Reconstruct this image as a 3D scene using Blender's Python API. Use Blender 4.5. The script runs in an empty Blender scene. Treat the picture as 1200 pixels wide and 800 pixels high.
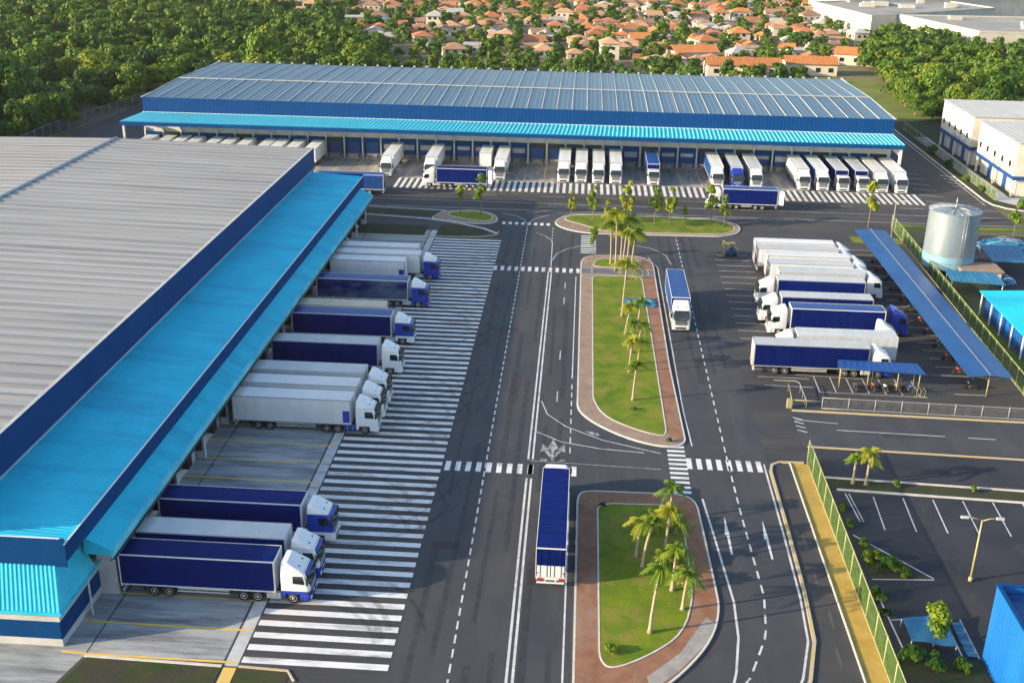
import bpy, math, random
from mathutils import Vector, Matrix
random.seed(7)
S = bpy.context.scene
C = S.collection
R_ = math.radians
PI = math.pi

# ------------------------------------------------------------------ camera, sky, sun, exposure
F_PX = 1316.0
PITCH = math.atan(527 / F_PX)
YAW = math.atan(85 / math.hypot(F_PX, 527))
ROLL = R_(1.09)
cam_d = bpy.data.cameras.new('camera')
cam_d.sensor_width = 36.0
cam_d.lens = 36.0 * F_PX / 1200.0
cam_d.clip_end = 6000
cam = bpy.data.objects.new('camera', cam_d)
C.objects.link(cam)
cam.matrix_world = (Matrix.Translation((0, 0, 56)) @ Matrix.Rotation(YAW, 4, 'Z')
                    @ Matrix.Rotation(math.pi / 2 - PITCH, 4, 'X') @ Matrix.Rotation(ROLL, 4, 'Z'))
S.camera = cam

SUN_EL = R_(16)
SUN_AZ = R_(199)            # direction TOWARDS the sun, measured from +X: low in the west, a little behind the camera
sdir = Vector((math.cos(SUN_EL) * math.cos(SUN_AZ), math.cos(SUN_EL) * math.sin(SUN_AZ), math.sin(SUN_EL)))
W = bpy.data.worlds.new('World'); S.world = W; W.use_nodes = True
nt = W.node_tree
bg = nt.nodes['Background']; bg.inputs['Strength'].default_value = 0.15
sky = nt.nodes.new('ShaderNodeTexSky'); sky.sky_type = 'NISHITA'; sky.sun_disc = False
sky.sun_elevation = SUN_EL
sky.sun_rotation = math.pi / 2 - SUN_AZ     # node measures clockwise from +Y
sky.air_density = 1.0; sky.dust_density = 1.2; sky.ozone_density = 1.0
nt.links.new(sky.outputs[0], bg.inputs[0])
sl = bpy.data.lights.new('sun', 'SUN'); sl.energy = 4.2; sl.angle = R_(0.6); sl.color = (1.0, 0.80, 0.54)
so = bpy.data.objects.new('sun', sl); C.objects.link(so)
so.rotation_euler = sdir.to_track_quat('Z', 'Y').to_euler()
S.view_settings.view_transform = 'Standard'; S.view_settings.look = 'None'
S.view_settings.gamma = 1; S.view_settings.use_curve_mapping = False
S.view_settings.exposure = 1.1
S.render.resolution_x = 1024; S.render.resolution_y = 682

# ------------------------------------------------------------------ materials
def mat(name, col, col2=None, rough=0.6, metal=0.0, scale=1.0, stretch=(1, 1, 1), detail=5.0, lo=0.35, hi=0.65,
        bump=0.0, bscale=None, spec=0.5, stains=None, coat=0.0, rand=0.0):
    m = bpy.data.materials.new(name); m.use_nodes = True
    t = m.node_tree; n = t.nodes; l = t.links
    b = n['Principled BSDF']
    b.inputs['Roughness'].default_value = rough; b.inputs['Metallic'].default_value = metal
    b.inputs['Specular IOR Level'].default_value = spec
    b.inputs['Coat Weight'].default_value = coat
    c4 = (*col, 1)
    b.inputs['Base Color'].default_value = c4
    if col2 is None: return m
    tc = n.new('ShaderNodeTexCoord'); mp = n.new('ShaderNodeMapping'); mp.inputs['Scale'].default_value = stretch
    l.new(tc.outputs['Object'], mp.inputs[0])
    ns = n.new('ShaderNodeTexNoise'); ns.inputs['Scale'].default_value = scale; ns.inputs['Detail'].default_value = detail
    ns.inputs['Roughness'].default_value = 0.62
    l.new(mp.outputs[0], ns.inputs[0])
    rp = n.new('ShaderNodeValToRGB'); rp.color_ramp.elements[0].position = lo; rp.color_ramp.elements[1].position = hi
    rp.color_ramp.elements[0].color = c4; rp.color_ramp.elements[1].color = (*col2, 1)
    l.new(ns.outputs[0], rp.inputs[0])
    out = rp.outputs[0]
    if stains:
        sc, st, amt, scol, p0, p1 = stains
        mp2 = n.new('ShaderNodeMapping'); mp2.inputs['Scale'].default_value = st
        l.new(tc.outputs['Object'], mp2.inputs[0])
        n2 = n.new('ShaderNodeTexNoise'); n2.inputs['Scale'].default_value = sc; n2.inputs['Detail'].default_value = 6
        n2.inputs['Roughness'].default_value = 0.7
        l.new(mp2.outputs[0], n2.inputs[0])
        r2 = n.new('ShaderNodeMapRange'); r2.inputs[1].default_value = p0; r2.inputs[2].default_value = p1
        r2.inputs[3].default_value = 0; r2.inputs[4].default_value = amt
        l.new(n2.outputs[0], r2.inputs[0])
        mx = n.new('ShaderNodeMix'); mx.data_type = 'RGBA'
        l.new(r2.outputs[0], mx.inputs[0]); l.new(out, mx.inputs[6]); mx.inputs[7].default_value = (*scol, 1)
        out = mx.outputs[2]
    if rand:
        oi = n.new('ShaderNodeObjectInfo'); mr = n.new('ShaderNodeMapRange')
        mr.inputs[3].default_value = 1 - rand; mr.inputs[4].default_value = 1 + rand
        l.new(oi.outputs['Random'], mr.inputs[0])
        mm = n.new('ShaderNodeMix'); mm.data_type = 'RGBA'; mm.blend_type = 'MULTIPLY'; mm.inputs[0].default_value = 1
        l.new(out, mm.inputs[6]); l.new(mr.outputs[0], mm.inputs[7]); out = mm.outputs[2]
    l.new(out, b.inputs['Base Color'])
    if bump:
        bn = n.new('ShaderNodeTexNoise'); bn.inputs['Scale'].default_value = bscale or scale * 6; bn.inputs['Detail'].default_value = 4
        l.new(mp.outputs[0], bn.inputs[0])
        bp = n.new('ShaderNodeBump'); bp.inputs['Strength'].default_value = bump; bp.inputs['Distance'].default_value = 0.05
        l.new(bn.outputs[0], bp.inputs['Height']); l.new(bp.outputs[0], b.inputs['Normal'])
    return m

def leaf_mat(name, c0, c1, c2, nsc=.55, amp=.62):
    m = bpy.data.materials.new(name); m.use_nodes = True
    t = m.node_tree; n = t.nodes; l = t.links; b = n['Principled BSDF']
    b.inputs['Roughness'].default_value = 0.55; b.inputs['Specular IOR Level'].default_value = 0.3
    tc = n.new('ShaderNodeTexCoord'); ns = n.new('ShaderNodeTexNoise'); ns.inputs['Scale'].default_value = nsc
    ns.inputs['Detail'].default_value = 3
    l.new(tc.outputs['Object'], ns.inputs[0])
    oi = n.new('ShaderNodeObjectInfo')
    ad = n.new('ShaderNodeMath'); ad.operation = 'MULTIPLY_ADD'; ad.inputs[1].default_value = amp
    l.new(oi.outputs['Random'], ad.inputs[0]); 
    sb = n.new('ShaderNodeMath'); sb.operation = 'SUBTRACT'; sb.inputs[1].default_value = amp / 2
    l.new(ns.outputs[0], sb.inputs[0]); l.new(sb.outputs[0], ad.inputs[2])
    rp = n.new('ShaderNodeValToRGB'); e = rp.color_ramp.elements
    e[0].position = 0.25; e[0].color = (*c0, 1); e[1].position = 0.75; e[1].color = (*c2, 1)
    k = e.new(0.5); k.color = (*c1, 1)
    l.new(ad.outputs[0], rp.inputs[0]); l.new(rp.outputs[0], b.inputs['Base Color'])
    tr = n.new('ShaderNodeBsdfTranslucent'); l.new(rp.outputs[0], tr.inputs[0])
    mx = n.new('ShaderNodeMixShader'); mx.inputs[0].default_value = 0.22
    l.new(b.outputs[0], mx.inputs[1]); l.new(tr.outputs[0], mx.inputs[2])
    l.new(mx.outputs[0], n['Material Output'].inputs[0])
    return m

def mesh_mat(name, col, alpha, sc):
    m = bpy.data.materials.new(name); m.use_nodes = True
    t = m.node_tree; n = t.nodes; l = t.links; b = n['Principled BSDF']
    b.inputs['Base Color'].default_value = (*col, 1); b.inputs['Roughness'].default_value = 0.5
    tc = n.new('ShaderNodeTexCoord'); ch = n.new('ShaderNodeTexBrick')
    ch.inputs['Scale'].default_value = sc; ch.inputs['Mortar Size'].default_value = 0.06
    ch.offset = 0
    l.new(tc.outputs['Object'], ch.inputs[0])
    ns = n.new('ShaderNodeTexNoise'); ns.inputs['Scale'].default_value = 1.2; l.new(tc.outputs['Object'], ns.inputs[0])
    mr = n.new('ShaderNodeMapRange'); mr.inputs[3].default_value = alpha - 0.12; mr.inputs[4].default_value = alpha + 0.12
    mr.inputs[1].default_value = .3; mr.inputs[2].default_value = .7
    l.new(ns.outputs[0], mr.inputs[0]); l.new(mr.outputs[0], b.inputs['Alpha'])
    return m

M = {}
M['soil'] = mat('soil', (.07, .085, .03), (.13, .12, .06), rough=.95, scale=.05, bump=.4, bscale=.5)
M['meadow'] = mat('meadow', (.10, .15, .02), (.2, .22, .03), rough=.95, scale=.12, bump=.4, bscale=1.5)
M['town_soil'] = mat('town_soil', (.22, .165, .10), (.12, .14, .04), rough=.95, scale=.06, lo=.4, hi=.6)
M['asphalt'] = mat('asphalt', (.042, .048, .060), (.058, .063, .072), rough=.8, scale=.11, bump=.25, bscale=18, spec=.35,
                   stains=(.3, (1, .14, 1), .7, (.080, .080, .082), .46, .7))
M['asphalt_yard'] = mat('asphalt_yard', (.042, .046, .055), (.064, .064, .066), rough=.82, scale=.06, bump=.25, bscale=18, spec=.35,
                        stains=(.14, (.3, 1, 1), .7, (.098, .084, .072), .48, .7))
M['asphalt_old'] = mat('asphalt_old', (.024, .029, .040), (.042, .045, .054), rough=.82, scale=.15, bump=.25, bscale=18, spec=.3, stains=(.35, (1, 1, 1), .8, (.10, .09, .07), .6, .76))
M['concrete'] = mat('concrete', (.30, .325, .34), (.42, .435, .44), rough=.8, scale=.22, stretch=(.35, 1.6, 1), bump=.1, bscale=8,
                    stains=(.38, (.28, 1.8, 1), .9, (.11, .125, .14), .44, .66))
M['concrete_back'] = mat('concrete_back', (.25, .24, .23), (.36, .34, .32), rough=.8, scale=.2, stretch=(1.6, .35, 1),
                         stains=(.34, (1.8, .28, 1), .9, (.10, .105, .12), .45, .66))
M['strip'] = mat('strip', (.42, .44, .45), (.55, .56, .56), rough=.7, scale=.8, stains=(.9, (1, 1, 1), .6, (.2, .21, .22), .55, .75))
M['joint'] = mat('joint', (.05, .052, .055), rough=.9)
M['paint'] = mat('paint', (.74, .75, .75), (.58, .59, .60), rough=.6, scale=.7, lo=.45, hi=.75,
                 stains=(.45, (.35, 1.6, 1), .85, (.12, .125, .135), .52, .72))
M['paint_thin'] = mat('paint_thin', (.66, .67, .68), (.42, .43, .45), rough=.6, scale=.5, lo=.4, hi=.7,
                      stains=(.8, (1, 1, 1), .8, (.08, .08, .09), .55, .72))
M['paint_worn'] = mat('paint_worn', (.46, .47, .48), (.10, .104, .11), rough=.65, scale=1.6, lo=.42, hi=.62)
M['dirt'] = mat('dirt', (.085, .07, .055), (.055, .052, .05), rough=.9, scale=.25, stretch=(.3, 1, 1), lo=.4, hi=.65)
M['yellow_paint'] = mat('yellow_paint', (.80, .52, .05), (.66, .46, .14), rough=.65, scale=.6)
M['kerb'] = mat('kerb', (.52, .50, .46), (.66, .64, .60), rough=.8, scale=.8, bump=.1)
M['kerb_yellow'] = mat('kerb_yellow', (.52, .40, .16), (.46, .42, .34), rough=.8, scale=.5)
M['brick'] = mat('brick', (.22, .10, .055), (.30, .15, .085), rough=.85, scale=.6, bump=.3, bscale=10, stains=(.2, (1, .5, 1), .6, (.30, .25, .20), .52, .7))
M['grey_pave'] = mat('grey_pave', (.25, .235, .22), (.36, .345, .33), rough=.85, scale=.8)
M['brick_tan'] = mat('brick_tan', (.27, .19, .14), (.34, .25, .19), rough=.85, scale=.6, bump=.3, bscale=10, stains=(.25, (1, .5, 1), .5, (.20, .12, .08), .52, .7))
M['path_grey'] = mat('path_grey', (.10, .105, .12), (.17, .17, .19), rough=.85, scale=.8)
M['ochre'] = mat('ochre', (.40, .25, .045), (.52, .35, .08), rough=.9, scale=.5, bump=.2, stains=(.4, (1, .3, 1), .5, (.30, .24, .10), .5, .7))
M['grass'] = mat('grass', (.07, .15, .010), (.19, .24, .014), rough=.95, scale=.35, lo=.3, hi=.7, bump=.6, bscale=9,
                 stains=(.3, (1, 1, 1), .7, (.27, .21, .06), .47, .64), spec=.2)
M['grass_dark'] = mat('grass_dark', (.026, .055, .014), (.062, .068, .026), rough=.95, scale=.5, bump=.6, bscale=9, stains=(.3, (1, 1, 1), .85, (.05, .046, .04), .42, .58), spec=.2)
M['roof_grey'] = mat('roof_grey', (.37, .365, .35), (.50, .49, .465), rough=.5, metal=.25, scale=.30, stretch=(.05, 1.0, 1), lo=.34, hi=.66,
                     stains=(.35, (.12, 1.6, 1), .55, (.28, .28, .28), .52, .7))
M['roof_rib_shade'] = mat('roof_rib_shade', (.19, .19, .195), (.36, .355, .345), rough=.5, metal=.25, scale=.4, stretch=(.06, 1.4, 1), lo=.3, hi=.7, stains=(.5, (.15, 1.5, 1), .6, (.38, .36, .33), .5, .7))  # darker rib tone: light-and-shade banding of the ribs put into the colour
M['roof_bay'] = mat('roof_bay', (.42, .41, .385), (.54, .525, .49), rough=.55, metal=.25, scale=.30, stretch=(.05, 1.0, 1), lo=.34, hi=.66)
M['roof_blue'] = mat('roof_blue', (.065, .145, .225), (.105, .185, .26), rough=.38, metal=.35, scale=.25, stretch=(.5, .06, 1),
                     stains=(.4, (1.5, .08, 1), .5, (.13, .20, .26), .52, .7))
M['rib_white'] = mat('rib_white', (.46, .48, .48), rough=.5, metal=.1)
M['cyan'] = mat('cyan', (.008, .49, .69), (.02, .56, .76), rough=.5, scale=.25, stretch=(1, .4, 1), stains=(.22, (.25, 1.5, 1), .6, (.015, .33, .54), .48, .62), spec=.3, bump=.15, bscale=1.2)
M['cyan_b'] = mat('cyan_b', (.004, .42, .60), (.02, .50, .68), rough=.45, scale=.4)
M['cyan_edge'] = mat('cyan_edge', (.05, .48, .66), (.16, .62, .76), rough=.45, scale=.35, lo=.4, hi=.6)
M['cyan_light'] = mat('cyan_light', (.16, .60, .72), (.22, .66, .76), rough=.4)
M['navy'] = mat('navy', (.001, .042, .155), (.001, .052, .180), rough=.6, spec=.08, scale=.3, stretch=(1, 1, .2))
M['navy_b'] = mat('navy_b', (.001, .050, .18), (.002, .058, .205), rough=.6, spec=.1, scale=.3, stretch=(1, 1, .2))
M['white_wall'] = mat('white_wall', (.66, .65, .62), (.74, .73, .70), rough=.8, scale=.4, stains=(.5, (1, 1, .3), .35, (.4, .38, .35), .55, .75))
M['factory_wall'] = mat('factory_wall', (.46, .44, .39), (.54, .52, .47), rough=.85, scale=.15, stains=(.3, (1, 1, .25), .4, (.32, .31, .28), .5, .7))
M['factory_roof'] = mat('factory_roof', (.26, .255, .235), (.36, .35, .32), rough=.8, scale=.06, stains=(.12, (1, .4, 1), .6, (.20, .20, .19), .5, .7))
M['cream_wall'] = mat('cream_wall', (.62, .58, .48), (.72, .68, .58), rough=.8, scale=.3, stains=(.5, (1, 1, .25), .35, (.42, .38, .30), .55, .75))
M['grey_panel'] = mat('grey_panel', (.42, .43, .43), (.52, .52, .51), rough=.6, scale=.5)
M['door_blue'] = mat('door_blue', (.008, .06, .22), (.012, .08, .28), rough=.45, scale=.8)
M['dark'] = mat('dark', (.018, .019, .022), rough=.6)
M['rubber'] = mat('rubber', (.016, .016, .017), rough=.85)
M['steel'] = mat('steel', (.42, .43, .45), (.52, .53, .54), rough=.4, metal=.7, scale=2)
M['galv'] = mat('galv', (.20, .28, .335), (.30, .365, .405), rough=.45, metal=.35, scale=.6, stretch=(1, 1, .25), stains=(.5, (1, 1, .12), .4, (.36, .36, .34), .5, .72))
M['glass'] = mat('glass', (.012, .022, .026), rough=.08, spec=.8)
M['tr_navy'] = mat('tr_navy', (.001, .010, .105), (.002, .013, .130), rough=.55, spec=.08, scale=.5, stains=(.35, (.3, 1, 1.2), .3, (.012, .022, .12), .52, .75), rand=.16)
M['tr_faded'] = mat('tr_faded', (.002, .012, .105), (.004, .016, .12), rough=.5, spec=.1, scale=.5, stains=(.25, (.35, 1, .9), .8, (.11, .15, .20), .46, .6))
M['tr_blue'] = mat('tr_blue', (.006, .055, .24), (.01, .07, .28), rough=.42, scale=.5, stains=(.4, (.3, 1, 1), .4, (.03, .10, .26), .5, .75), rand=.14)
M['tr_white'] = mat('tr_white', (.66, .67, .68), (.74, .745, .75), rough=.45, scale=.5, stains=(.35, (.25, 1, 1), .35, (.50, .50, .49), .5, .75), rand=.06)
M['tr_grey'] = mat('tr_grey', (.46, .50, .52), (.56, .58, .59), rough=.5, scale=.4, stains=(.35, (.2, 1, 1), .4, (.40, .40, .38), .5, .75), rand=.08)
M['tr_beige'] = mat('tr_beige', (.52, .46, .33), (.60, .55, .44), rough=.6, scale=.4)
M['cab_white'] = mat('cab_white', (.76, .77, .78), (.80, .81, .82), rough=.28, scale=1, coat=.4)
M['cab_blue'] = mat('cab_blue', (.008, .035, .33), (.012, .045, .38), rough=.3, scale=1, coat=.4)
M['trim_white'] = mat('trim_white', (.70, .71, .72), rough=.4)
M['trim_grey'] = mat('trim_grey', (.34, .35, .36), rough=.5)
M['chassis'] = mat('chassis', (.03, .031, .034), (.06, .055, .05), rough=.7, scale=2)
M['rim'] = mat('rim', (.52, .53, .54), rough=.35, metal=.5)
M['lamp_red'] = mat('lamp_red', (.55, .02, .015), rough=.3)
M['lamp_clear'] = mat('lamp_clear', (.75, .78, .8), rough=.1, spec=.8)
M['amber'] = mat('amber', (.7, .22, .02), rough=.4)
M['bark'] = mat('bark', (.17, .13, .085), (.28, .23, .16), rough=.9, scale=3, stretch=(1, 1, .4), bump=.4)
M['palm_bark'] = mat('palm_bark', (.32, .25, .16), (.42, .35, .24), rough=.9, scale=3, stretch=(1, 1, 3), bump=.3)
M['leaf'] = leaf_mat('leaf', (.018, .068, .010), (.055, .135, .012), (.12, .215, .013))
M['leaf_warm'] = leaf_mat('leaf_warm', (.04, .105, .010), (.095, .18, .012), (.20, .25, .015))
M['leaf_far'] = leaf_mat('leaf_far', (.03, .085, .010), (.075, .16, .012), (.18, .235, .015), .09, 0)
M['leaf_palm'] = leaf_mat('leaf_palm', (.10, .19, .012), (.16, .24, .014), (.28, .30, .018))
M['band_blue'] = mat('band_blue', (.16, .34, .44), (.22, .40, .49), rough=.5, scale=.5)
M['carport'] = mat('carport', (.006, .065, .22), (.012, .09, .28), rough=.4, scale=.4, stretch=(1, .3, 1))
M['tarp'] = mat('tarp', (.01, .13, .27), (.03, .20, .36), rough=.5, scale=.6, bump=.3)
M['shed_blue'] = mat('shed_blue', (.006, .12, .42), (.01, .15, .50), rough=.45, scale=.4, stretch=(1, 1, .2))
M['mesh_green'] = mesh_mat('mesh_green', (.075, .15, .04), .6, 2)
M['mesh_grey'] = mesh_mat('mesh_grey', (.20, .21, .22), .22, 2)
M['post_yellow'] = mat('post_yellow', (.36, .34, .17), rough=.6)
M['post_grey'] = mat('post_grey', (.30, .31, .31), rough=.6)
for k, c, d in (('orange', (.44, .15, .04), (.54, .23, .08)), ('terracotta', (.36, .13, .06), (.46, .19, .09)),
                ('brown', (.27, .15, .10), (.36, .21, .15)), ('pink', (.42, .23, .12), (.52, .31, .18)), ('grey', (.36, .34, .33), (.46, .44, .42))):
    M['tile_' + k] = mat('tile_' + k, c, d, rough=.85, scale=.8, bump=.4, bscale=6, rand=.18)
M['house_wall'] = mat('house_wall', (.60, .50, .38), (.72, .65, .54), rough=.85, scale=.5, rand=.15)
M['fork_yellow'] = mat('fork_yellow', (.30, .26, .08), rough=.4)

# ------------------------------------------------------------------ mesh builder and object helpers
class MB:
    def __init__(s): s.v = []; s.f = []; s.m = []; s.sm = []
    def vs(s, pts): i = len(s.v); s.v += [tuple(p) for p in pts]; return i
    def face(s, pts, m=0, sm=False):
        i = s.vs(pts); s.f.append(tuple(range(i, i + len(pts)))); s.m.append(m); s.sm.append(sm)
    def box(s, x0, y0, z0, x1, y1, z1, m=0, top=None, skip=''):
        i = s.vs([(x0, y0, z0), (x1, y0, z0), (x1, y1, z0), (x0, y1, z0), (x0, y0, z1), (x1, y0, z1), (x1, y1, z1), (x0, y1, z1)])
        for k, q in (('b', (0, 3, 2, 1)), ('t', (4, 5, 6, 7)), ('-y', (0, 1, 5, 4)), ('+x', (1, 2, 6, 5)), ('+y', (2, 3, 7, 6)), ('-x', (3, 0, 4, 7))):
            if k in skip.split(): continue
            s.f.append(tuple(i + j for j in q)); s.m.append(top if (k == 't' and top is not None) else m); s.sm.append(False)
    def bbox(s, x0, y0, z0, x1, y1, z1, b=.03, m=0):
        # a box with chamfered vertical and top edges
        def ring(d, z): return [(x0 + d + b, y0 + d, z), (x1 - d - b, y0 + d, z), (x1 - d, y0 + d + b, z), (x1 - d, y1 - d - b, z),
                                (x1 - d - b, y1 - d, z), (x0 + d + b, y1 - d, z), (x0 + d, y1 - d - b, z), (x0 + d, y0 + d + b, z)]
        s.loft([ring(0, z0), ring(0, z1 - b), ring(b, z1)], m=m)
    def loft(s, rings, m=0, closed=True, cap=True, sm=False):
        n = len(rings[0]); i = s.vs([p for r in rings for p in r])
        for a in range(len(rings) - 1):
            for k in range(n if closed else n - 1):
                k2 = (k + 1) % n
                s.f.append((i + a * n + k, i + a * n + k2, i + (a + 1) * n + k2, i + (a + 1) * n + k)); s.m.append(m); s.sm.append(sm)
        if cap and closed:
            s.f.append(tuple(i + k for k in reversed(range(n)))); s.m.append(m); s.sm.append(False)
            e = i + (len(rings) - 1) * n
            s.f.append(tuple(e + k for k in range(n))); s.m.append(m); s.sm.append(False)
    def tube(s, pts, r, n=6, m=0, sm=True):
        pts = [Vector(p) for p in pts]; rs = r if isinstance(r, (list, tuple)) else [r] * len(pts); rings = []
        for i, p in enumerate(pts):
            d = (pts[min(i + 1, len(pts) - 1)] - pts[max(i - 1, 0)]).normalized()
            a = d.cross(Vector((0, 0, 1)) if abs(d.z) < .95 else Vector((1, 0, 0))).normalized(); b = d.cross(a).normalized()
            rings.append([p + (a * math.cos(t) + b * math.sin(t)) * rs[i] for t in (2 * math.pi * k / n for k in range(n))])
        s.loft([list(reversed(q)) for q in rings], m=m, sm=sm)
    def lathe_y(s, prof, n=20, cx=0, cz=0, m=0, sm=True):
        # prof: list of (y, r)
        rings = [[(cx + r * math.cos(2 * math.pi * k / n), y, cz + r * math.sin(2 * math.pi * k / n)) for k in range(n)] for y, r in prof]
        s.loft(rings, m=m, sm=sm)
    def lathe_z(s, prof, n=24, cx=0, cy=0, m=0, sm=True):
        rings = [[(cx + r * math.cos(2 * math.pi * k / n), cy + r * math.sin(2 * math.pi * k / n), z) for k in range(n)] for z, r in prof]
        s.loft(rings, m=m, sm=sm)
    def corr(s, a, b, c, d, pitch=.5, h=.05, m=0, rib=.35, thick=.12, mr=None, out=(0, 0, 1)):
        # ribbed sheet: ribs run a->d and b->c, repeated from a to b
        a, b, c, d = map(Vector, (a, b, c, d))
        nrm = (b - a).cross(d - a).normalized()
        if nrm.dot(Vector(out)) < 0: nrm = -nrm
        L = ((b - a).length + (c - d).length) / 2; n = max(1, round(L / pitch)); us = []
        for k in range(n):
            u0 = k / n; w = 1 / n
            us += [(u0, 0), (u0 + w * (1 - rib), 0), (u0 + w * (1 - rib * .75), h), (u0 + w * (1 - rib * .25), h)]
        us.append((1, 0))
        p0 = [a.lerp(b, u) + nrm * hh for u, hh in us]; p1 = [d.lerp(c, u) + nrm * hh for u, hh in us]
        i = s.vs(p0 + p1); N = len(us)
        for k in range(N - 1):
            s.f.append((i + k, i + k + 1, i + N + k + 1, i + N + k)); s.m.append(mr if (mr is not None and k % 4 in (1, 2, 3)) else m); s.sm.append(False)
        if not thick: return
        dn = Vector((0, 0, -thick))
        s.face([a + dn, d + dn, c + dn, b + dn], m)
        for p, q in ((a, b), (b, c), (c, d), (d, a)): s.face([p, p + dn, q + dn, q], m)
    def mesh(s, name, mats):
        me = bpy.data.meshes.new(name); me.from_pydata(s.v, [], s.f)
        for q in mats: me.materials.append(M[q] if isinstance(q, str) else q)
        me.polygons.foreach_set('material_index', s.m); me.polygons.foreach_set('use_smooth', s.sm)
        me.update(); return me

def ob(name, me, parent=None, loc=(0, 0, 0), rz=0, sc=None):
    o = bpy.data.objects.new(name, me); C.objects.link(o)
    o.location = loc
    if rz: o.rotation_euler = (0, 0, rz)
    if sc: o.scale = sc if isinstance(sc, tuple) else (sc, sc, sc)
    if parent: o.parent = parent
    return o
def thing(name, label, cat, loc=(0, 0, 0), rz=0, group=None, me=None):
    o = ob(name, me, None, loc, rz); o['label'] = label; o['category'] = cat
    if group: o['group'] = group
    return o
def struct(name, mb, mats, kind='structure'):
    o = ob(name, mb.mesh(name, mats)); o['kind'] = kind; return o

# ------------------------------------------------------------------ 2-D shapes for the ground
def rect(mb, x0, y0, x1, y1, z, m=0): mb.face([(x0, y0, z), (x1, y0, z), (x1, y1, z), (x0, y1, z)], m)
def poly(mb, pts, z, m=0):
    a = sum(pts[i][0] * pts[(i + 1) % len(pts)][1] - pts[(i + 1) % len(pts)][0] * pts[i][1] for i in range(len(pts)))
    if a < 0: pts = pts[::-1]
    mb.face([(x, y, z) for x, y in pts], m)
def line(mb, pts, w, z, m=0):
    P = [Vector(p) for p in pts]; L = []; Rr = []
    for i, p in enumerate(P):
        d = (P[min(i + 1, len(P) - 1)] - P[max(i - 1, 0)]).normalized(); n = Vector((-d.y, d.x)) * w / 2
        L.append(p + n); Rr.append(p - n)
    for i in range(len(P) - 1):
        mb.face([(*Rr[i], z), (*Rr[i + 1], z), (*L[i + 1], z), (*L[i], z)], m)
def walk(pts, step):
    P = [Vector(p) for p in pts]; out = [P[0]]; 
    for a, b in zip(P, P[1:]):
        n = max(1, round((b - a).length / step))
        out += [a.lerp(b, k / n) for k in range(1, n + 1)]
    return out
def dashes(mb, pts, on, off, w, z, m=0):
    P = [Vector(p) for p in pts]; seg = [(b - a).length for a, b in zip(P, P[1:])]; T = sum(seg)
    def at(t):
        for a, b, l in zip(P, P[1:], seg):
            if t <= l: return a.lerp(b, t / l)
            t -= l
        return P[-1]
    t = 0
    while t < T:
        e = min(t + on, T); k = max(1, int((e - t) / 1.0))
        line(mb, [at(t + (e - t) * i / k) for i in range(k + 1)], w, z, m); t += on + off
def chaikin(pts, n=2):
    for _ in range(n):
        q = []
        for i, p in enumerate(pts):
            a = Vector(p); b = Vector(pts[(i + 1) % len(pts)]); q += [a.lerp(b, .25), a.lerp(b, .75)]
        pts = q
    return [tuple(p) for p in pts]
def inset(pts, d):
    n = len(pts); out = []
    A = sum(pts[i][0] * pts[(i + 1) % n][1] - pts[(i + 1) % n][0] * pts[i][1] for i in range(n)); sg = 1 if A > 0 else -1
    for i in range(n):
        a, b, c = Vector(pts[i - 1]), Vector(pts[i]), Vector(pts[(i + 1) % n])
        d1 = (b - a).normalized(); d2 = (c - b).normalized(); t = (d1 + d2)
        t = t.normalized() if t.length > 1e-6 else d1
        out.append(tuple(b + Vector((-t.y, t.x)) * d * sg))
    return out
def kerb_ring(mb, pts, w, z0, z1, m=0):
    q = inset(pts, w); n = len(pts)
    for i in range(n):
        j = (i + 1) % n
        a, b, c, d = pts[i], pts[j], q[j], q[i]
        mb.face([(*a, z1), (*b, z1), (*c, z1), (*d, z1)], m)
        mb.face([(*a, z0), (*b, z0), (*b, z1), (*a, z1)], m)
        mb.face([(*d, z0), (*c, z0), (*c, z1), (*d, z1)], m)
    return q

# ------------------------------------------------------------------ ground and roads
g = MB(); rect(g, -2500, -600, 2500, 4500, -.06); struct('ground', g, ['soil'])
g = MB(); poly(g, [(-150, 505), (-60, 330), (90, 325), (300, 380), (600, 1100), (-420, 1100), (-300, 620)], -.02); struct('town_ground', g, ['town_soil'])
g = MB(); poly(g, [(70, 312), (96, 312), (100, 372), (92, 388), (70, 380)], -.012); struct('meadow', g, ['meadow'])
g = MB(); poly(g, [(-122, 50), (81, 50), (81, 222), (81, 312), (-122, 312)], 0); struct('asphalt_yard', g, ['asphalt_yard'])
g = MB()
rect(g, -13.2, 50, .6, 203.5, .008)
poly(g, [(10, 112), (10, 100), (13, 76), (6, 66), (6, 50), (15, 50), (19.3, 71), (20.8, 80), (21, 110), (21, 192), (10, 192)], .008)
rect(g, .6, 98, 10.4, 121, .0081)
struct('carriageway', g, ['asphalt'])
g = MB(); rect(g, 26.2, 104.9, 75, 112, .008); rect(g, 26.8, 66, 75, 102, .008); struct('car_park', g, ['asphalt_old'])
g = MB(); rect(g, 25.5, 112.2, 80, 121, .0085); struct('side_road', g, ['asphalt'])
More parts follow.
